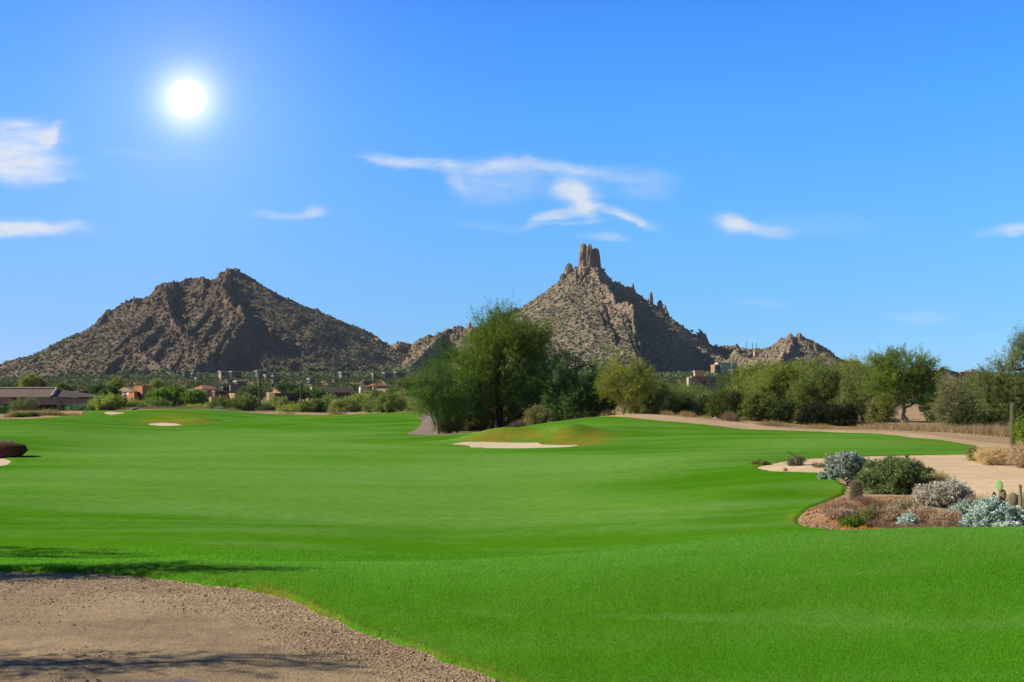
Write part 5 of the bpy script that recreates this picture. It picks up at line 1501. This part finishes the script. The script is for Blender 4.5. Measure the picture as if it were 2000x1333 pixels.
low(1772, 20.3, [(1770, 1018, 11, 13), (1778, 1012, 8, 8)], 'small frosty brittlebush in the pink brown ground cover', cat='brittlebush', name='brittlebush', nclump=60, twigs=6, leaves=10, ll=.045, lw_=.03, pal=((.20, .26, .25), (.38, .44, .43)), seed=510, clump_r=.06, up=.5, mat='leafpale', stems=3)
low(1668, 20.6, [(1664, 1022, 20, 8), (1672, 1014, 10, 9)], 'bright green weed at the front edge of the bed', nclump=80, twigs=6, leaves=9, ll=.05, lw_=.02, pal=((.05, .09, .012), (.11, .17, .025)), seed=511, clump_r=.07, up=.4, stems=4)
low(1698, 21.2, [(1698, 1003, 16, 13), (1712, 1012, 14, 10)], 'olive twiggy shrub behind the bright green weed', nclump=60, twigs=5, leaves=7, ll=.04, lw_=.014, pal=((.10, .115, .04), (.17, .175, .08)), seed=512, clump_r=.09, up=.8, stems=6)
for q, (px, cx, cy, rx, ry, d, pal, lab) in enumerate([
    (1735, 1735, 1010, 24, 16, 21, ((.17, .115, .085), (.30, .22, .16)), 'reddish brown twiggy shrub right of the olive twiggy shrub'), (1800, 1800, 1008, 30, 18, 20.8, ((.19, .13, .10), (.33, .24, .18)), 'pinkish brown shrub below the wide pale brittlebush'),
    (1850, 1850, 1015, 30, 16, 20.4, ((.18, .12, .09), (.32, .23, .17)), 'pinkish brown shrub before the small teal brittlebush'), (1765, 1765, 990, 30, 14, 22, ((.16, .13, .08), (.27, .23, .15)), 'dull brown shrub on the crest of the mound'),
    (1640, 1640, 1006, 24, 9, 21.2, ((.20, .13, .10), (.33, .24, .18)), 'low mauve brown shrub at the left of the bed'), (1830, 1825, 940, 30, 18, 26, ((.20, .16, .08), (.33, .27, .16)), 'straw and olive shrub right of the big green shrub'),
    (1985, 1985, 985, 24, 16, 22, ((.17, .18, .12), (.28, .29, .21)), 'grey straw shrub behind the slim cactus stem')]):
    low(px, d, [(cx, cy, rx, ry), (cx + rx * .3, cy - ry * .3, rx * .6, ry * .6)], lab, nclump=150, twigs=6, leaves=9, ll=.045, lw_=.011, pal=pal, seed=740 + q, clump_r=.11, up=.7, stems=9, mat='leafpale')
low(1486, 37, [(1482, 904, 14, 5), (1495, 906, 8, 4)], 'flat yellow green bush at the tip of the sand strip', nclump=60, twigs=6, leaves=9, ll=.06, lw_=.02, pal=((.06, .08, .02), (.16, .17, .05)), seed=513, clump_r=.08)
low(1553, 36, [(1552, 902, 14, 9), (1560, 898, 8, 8)], 'grey green spiky bush in the sand strip', nclump=60, twigs=6, leaves=9, ll=.09, lw_=.014, pal=((.05, .06, .035), (.13, .14, .09)), seed=514, clump_r=.10, up=.9)
low(1600, 35, [(1600, 911, 14, 4)], 'tiny dull bush on the sand left of the leaning brittlebush', nclump=26, twigs=5, leaves=7, ll=.06, lw_=.014, pal=((.07, .07, .03), (.15, .14, .08)), seed=515, clump_r=.09, up=.8, stems=3)
low(1622, 34, [(1618, 896, 5, 12)], 'upright yellow green sprig behind the leaning brittlebush', nclump=22, twigs=5, leaves=8, ll=.07, lw_=.015, pal=((.14, .14, .02), (.24, .22, .04)), seed=516, clump_r=.10, up=1.5, stems=3)
low(1908, 45, [(1903, 888, 12, 14)], 'olive bush at the left side of the straw bush on the sand', nclump=50, twigs=6, leaves=9, ll=.08, lw_=.018, pal=((.10, .11, .03), (.18, .17, .06)), seed=517, clump_r=.16, up=.8)
low(1935, 44, [(1935, 892, 28, 17), (1960, 892, 20, 15)], 'rounded straw bush on the waste sand', nclump=170, twigs=7, leaves=9, ll=.09, lw_=.012, pal=((.26, .19, .10), (.42, .33, .19)), seed=518, clump_r=.20, up=1.2, mat='leafpale')
low(1994, 38, [(1994, 892, 22, 24), (2030, 885, 30, 26)], 'pinkish dry bush at the right edge of the sand', nclump=180, twigs=7, leaves=9, ll=.09, lw_=.012, pal=((.20, .14, .10), (.34, .26, .17)), seed=519, clump_r=.20, up=1.2, mat='leafpale')
low(12, 52.5, [(8, 864, 16, 5)], 'pale grey bush on top of the rust coloured boulder', nclump=50, twigs=6, leaves=9, ll=.07, lw_=.02, pal=((.14, .14, .11), (.25, .25, .21)), seed=520, clump_r=.12, mat='leafpale', stems=3)

# curved seed stalk over the spiky bush
mb = MB(); d_ = 36
mb.tube([(wx(a, d_), d_, wz(b, d_)) for a, b in [(1556, 904), (1553, 895), (1548, 888), (1541, 884), (1534, 881)]], [.03, .03, .025, .02, .012], 6)
tag(mb.build('seed_stalk', principled('dry_stalk', flat((.30, .26, .12), .3, 5))), 'bent yellow seed stalk rising from the spiky bush', 'stalk')


def stone(px, d, w_px, h_px, col, label, name='rock', cat='rock', group=None, seed=1, stretch=1.0, sink=.2, boxy=1.0):
    r_ = np.random.default_rng(seed)
    bv, bf = ICO2
    v = np.sign(bv) * np.abs(bv) ** boxy
    n = fbm(v[:, 0] * 1.3 + seed, v[:, 1] * 1.3 + v[:, 2] * 1.7, 3, seed)
    v *= (1 + .25 * n)[:, None]
    v[:, 0] *= w_px / FP * d / 2; v[:, 1] *= w_px / FP * d / 2 * stretch; v[:, 2] *= h_px / FP * d / 2
    z = gzz(px, d)
    o = mesh_obj(name, v, [bf], M['tint'], None, False, {'tint': np.tile([col], (len(v), 1))}, loc=(wx(px, d), d, z + h_px / FP * d / 2 * (1 - sink)))
    return tag(o, label, cat, group)


stone(1533, 36.5, 9, 8, (.42, .20, .13), 'small reddish rock left of the spiky bush', seed=3)
stone(1687, 27.5, 6, 3, (.20, .08, .05), 'dark red stone showing right of the leaning brittlebush', seed=4)
stone(1661, 20.4, 6, 5, (.30, .28, .27), 'grey pebble at the front edge of the bed by the green weed', seed=5)
# rust coloured boulder mass at the left edge: two lobes
stone(-2, 51.2, 104, 30, (.095, .040, .025), 'long rounded rust coloured boulder cut by the left edge', 'boulder', 'boulder', None, 24, .35, .12, .5)
for k, px in enumerate((721, 726, 730, 733.5, 738, 742)):
    stone(px, 163, 2.6, 2.6, (.62, .60, .52), ('leftmost', 'second from the left', 'third from the left', 'third from the right', 'second from the right', 'rightmost')[k] + ' of the row of small white marker stones by the bushes', 'marker_stone', 'stone', 'row of white marker stones', 30 + k, 1, .1)
stone(262, 160, 14, 5, (.34, .31, .27), 'pale flat boulder behind the green bunker', 'boulder', 'boulder', None, 40)
stone(1398, 90, 9, 4, (.5, .45, .38), 'pale stone at the path edge left of the round dark bush', seed=41)


def straw(name, label, spots, blades, h, col, kind=None, group=None, cat='dry grass', wdt=.014, seed=1, lean=.35, mat='leafpale'):
    """spots: (px, d, half-width px, half-depth m)"""
    r = np.random.default_rng(seed)
    vs = []; ts = []
    for (px, d, w, dep) in spots:
        n = blades
        a = px + w * np.clip(r.normal(0, .5, n), -1.2, 1.2); b = d + dep * np.clip(r.normal(0, .5, n), -1.2, 1.2)
        x = wx(a, d) * np.ones(n); z = H(1000 + x / b * FP, b)
        c = np.stack([x, b, z - .02], 1)
        e = (1 - .6 * ((a - px) / w / 1.2) ** 2)
        dr = unit(np.stack([r.normal(0, lean, n) + .25 * (a - px) / w, r.normal(0, lean, n), np.ones(n)], 1))
        ln = h * r.uniform(.45, 1.1, n) * e * np.clip(.85 + .9 * fbm(x / (3 * h + .3), b / (3 * h + .3), 3, seed % 50), .15, 1.6)
        vs.append(tri_leaves(c, dr, ln, wdt * r.uniform(.6, 1.4, n), r))
        g = r.random((n, 1))
        ts.append(np.repeat((1 - g) * np.array([col[0]]) + g * np.array([col[1]]), 3, 0))
    v = np.concatenate(vs)
    o = mesh_obj(name, v, [np.arange(len(v)).reshape(-1, 3)], M[mat], None, False, {'tint': np.concatenate(ts)})
    return tag(o, label, cat, group, kind)


GOLD = ((.30, .21, .10), (.50, .38, .20)); PINK = ((.20, .13, .09), (.34, .24, .16))
for i, (px, d, w, dep, h, col, lab) in enumerate([
    (1303, 93, 14, 1.2, .75, GOLD, 'golden grass tuft left of the pair on the cart path edge'), (1342, 91.5, 18, 1.2, .70, GOLD, 'golden grass tuft right of the pair on the cart path edge'), (1270, 95, 14, 1, .6, PINK, 'brownish grass tuft before the white trunked palo verde'),
    (1380, 90.5, 10, .8, .6, GOLD, 'small golden tuft before the pale stone'), (1425, 88, 16, 1, .9, PINK, 'rusty twig grass below the dark twiggy bush'), (1510, 83, 24, 1.2, .7, PINK, 'pinkish straw at the inside of the path bend'),
    (1185, 97, 20, 1, .8, GOLD, 'straw grass under the yellow green palo verde'), (1010, 92, 24, 1, .7, PINK, 'dull straw under the ironwood tree')]):
    straw('grass_tuft', lab, [(px, d, w, dep)], 700, h, col, group='dry grass tufts along the cart path', wdt=.03, seed=600 + i)
straw('dry_brush', 'pinkish straw brush on the bank before the thorn tree', [(px, d, 20, 2.0) for px, d in zip(range(1700, 2010, 14), np.linspace(77, 66, 23))], 520, .95, ((.30, .21, .13), (.50, .38, .24)), 'stuff', wdt=.020, seed=620)
straw('dry_brush', 'thin straw growing on the far bank of the cart path bend', [(px, d, 22, 1.6) for px, d in zip(range(1500, 1760, 16), np.linspace(85, 76, 17))], 400, .45, GOLD, 'stuff', wdt=.024, seed=621)
straw('dry_brush', 'golden straw band on the left crest before the porch house', [(px, d, 12, 1.2) for px, d in zip(range(20, 148, 9), np.linspace(117, 126, 15))], 260, .8, ((.42, .30, .15), (.62, .47, .26)), 'stuff', wdt=.05, seed=622)
straw('dry_brush', 'straw in front of the bushes behind the far green', [(px, 176, 16, 2.0) for px in range(240, 420, 12)] + [(px, 170, 14, 1.5) for px in (455, 560, 655, 665, 810, 820)], 260, .9, ((.26, .20, .11), (.42, .34, .20)), 'stuff', wdt=.07, seed=623)
straw('dry_brush', 'straw coloured twigs behind the wide pale brittlebush', [(px, d, 18, .35) for px, d in ((1800, 25), (1815, 24.6), (1835, 25), (1850, 24.4), (1868, 25), (1880, 23.5), (1905, 23), (1920, 22.6), (1965, 21.8), (1985, 21.9))], 420, .48, ((.30, .22, .12), (.48, .38, .23)), 'stuff', wdt=.009, seed=624, lean=.3)
straw('ground_cover', 'pinkish brown dried ground cover over the mound of the bed', [(px, d, 22, .5) for px, d in ((1640, 21.5), (1660, 21.8), (1680, 21.4), (1700, 21), (1720, 20.8), (1740, 20.6), (1760, 20.5), (1785, 20.4), (1800, 20.2), (1820, 20.4), (1840, 20.3), (1860, 20.2), (1880, 20.2), (1730, 22), (1760, 22), (1790, 21.6), (1820, 21.5), (1850, 21.2), (1700, 22.5))], 3600, .22, ((.20, .125, .095), (.38, .27, .20)), 'stuff', wdt=.007, seed=625, lean=1.1)
straw('flowers', 'sprinkled orange yellow flowers near the green weed', [(1655, 20.2, 14, .15), (1690, 20.1, 18, .15), (1668, 20.9, 10, .15)], 110, .10, ((.50, .26, .02), (.60, .38, .03)), 'stuff', wdt=.018, seed=626, cat='flowers')


# ------------------------------------------------------------------ near turf blades and path gravel
def lawn_d(px, d):
    return zone(px, d, LAWN) + ragged(wx(px, d), d)


def turf():
    r = np.random.default_rng(55)
    n = 620000
    px = r.uniform(-60, 2060, n); d = np.exp(r.uniform(math.log(5.5), math.log(19), n))
    f = lawn_d(px, d)
    k = f < .01
    px, d, f = px[k], d[k], f[k]
    n = len(px)
    x = wx(px, d)
    z = H(px, d) + np.clip(-f * .35, 0, .035) * np.clip(d / 8, .6, 1.4)
    sc = np.clip(d / 7.5, .85, 3.0)
    ln = r.uniform(.010, .026, n) * sc ** .45
    wd = r.uniform(.0022, .0042, n) * sc
    edge = np.exp(-(np.clip(-f, 0, 9) / .16) ** 2)
    ln *= 1 + edge * .7
    lean = r.normal(size=(n, 3)) * np.array([.55, .55, .1]) + np.array([0, 0, 1])
    v = tri_leaves(np.stack([x, d, z - .003], 1), unit(lean), ln, wd, r)
    g = np.clip(r.random(n) * .6 + .5 * (fbm(x * .8, d * .8, 3, 14) * .5 + .5) - .05, 0, 1)[:, None]
    t = (1 - g) * np.array([[.064, .28, .005]]) + g * np.array([[.175, .48, .022]])
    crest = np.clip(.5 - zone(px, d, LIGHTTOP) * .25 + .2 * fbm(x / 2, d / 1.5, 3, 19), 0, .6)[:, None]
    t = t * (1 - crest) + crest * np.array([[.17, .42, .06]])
    t = t * (1 + .22 * fbm(x / 3.5, d / 2.0, 3, 41))[:, None]
    dryp = np.clip(edge * (.5 + 1.9 * fbm(x * 2.1, d * 2.1, 3, 31)) + (.25 + .3 * fbm(x * 2, d * 2, 3, 32)) * np.exp(-(np.clip(-f, 0, 9) / .6) ** 2), 0, 1)
    pale = (r.random(n) < .16)[:, None]
    t = np.where(pale, np.array([[.26, .48, .13]]), t)
    s = (r.random(n) < dryp * .75 + .015)[:, None]
    t = np.where(s, r.uniform(.7, 1.2, (n, 1)) * np.array([[.42, .27, .11]]), t)
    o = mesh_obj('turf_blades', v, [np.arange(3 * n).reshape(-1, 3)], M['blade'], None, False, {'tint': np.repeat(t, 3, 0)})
    tag(o, 'short green turf blades of the near slope with straw tips along the gravel', 'grass', kind='stuff')
    # loose gravel, thickest along the turf
    n = 60000
    px = r.uniform(-60, 1200, n); d = np.exp(r.uniform(math.log(5.5), math.log(9.9), n))
    f = lawn_d(px, d)
    pr = np.clip(.01 + .75 * np.exp(-((f - .35) / .75) ** 2) + .3 * fbm(wx(px, d) * 2, d * 2, 3, 8), 0, 1)
    k = (f > -.02) & (r.random(n) < pr)
    px, d = px[k], d[k]
    x = wx(px, d); n = len(x)
    size = np.clip(np.exp(r.normal(-5.4, .45, n)), .0025, .016)
    g = r.random((n, 1))
    pal = ((1 - g) * np.array([[.27, .195, .125]]) + g * np.array([[.50, .385, .26]])) * r.uniform(.85, 1.15, (n, 1))
    v, fc = icoball(1)
    bv = np.array([(1, 0, 0), (-1, 0, 0), (0, 1, 0), (0, -1, 0), (0, 0, 1), (0, 0, -1)], float); bf = np.array([(0, 2, 4), (2, 1, 4), (1, 3, 4), (3, 0, 4), (2, 0, 5), (1, 2, 5), (3, 1, 5), (0, 3, 5)])
    o = scatter('loose_gravel', np.stack([x, d, H(px, d) + size * .3], 1), size, pal, M['tint'], (.5, .8), .35, (bv, bf), seed=9)
    tag(o, 'loose tan gravel scattered over the path, thickest along the turf', 'gravel', kind='stuff')
    # clods in the bed
    n = 5000
    px = r.uniform(1550, 1900, n); d = r.uniform(18.5, 26.5, n)
    k = (zone(px, d, REDBED) < .3) & (lawn_d(px, d) > .05)
    px, d = px[k], d[k]; x = wx(px, d); n = len(x)
    size = np.clip(np.exp(r.normal(-4.3, .45, n)), .006, .04)
    g = r.random((n, 1))
    pal = (1 - g) * np.array([[.14, .07, .045]]) + g * np.array([[.36, .22, .13]])
    o = scatter('bed_gravel', np.stack([x, d, H(px, d) + size * .3], 1), size, pal, M['tint'], (.5, .8), .35, (bv, bf), seed=10)
    tag(o, 'rusty crushed stone covering the mound of the planting bed', 'gravel', kind='stuff')


turf()


def haze():
    mb = MB(); mb.box(-2600, 2600, -60, 2700, -12, 320)
    m = bpy.data.materials.new('haze_air'); m.use_nodes = True
    t = NT(m.node_tree)
    v = t.n('ShaderNodeVolumePrincipled'); o = t.n('ShaderNodeOutputMaterial')
    v.inputs['Color'].default_value = (.72, .84, 1.0, 1)
    v.inputs['Density'].default_value = .000045
    v.inputs['Anisotropy'].default_value = .2
    t.link(v.outputs[0], o.inputs['Volume'])
    tag(mb.build('haze', m), kind='stuff')


haze()
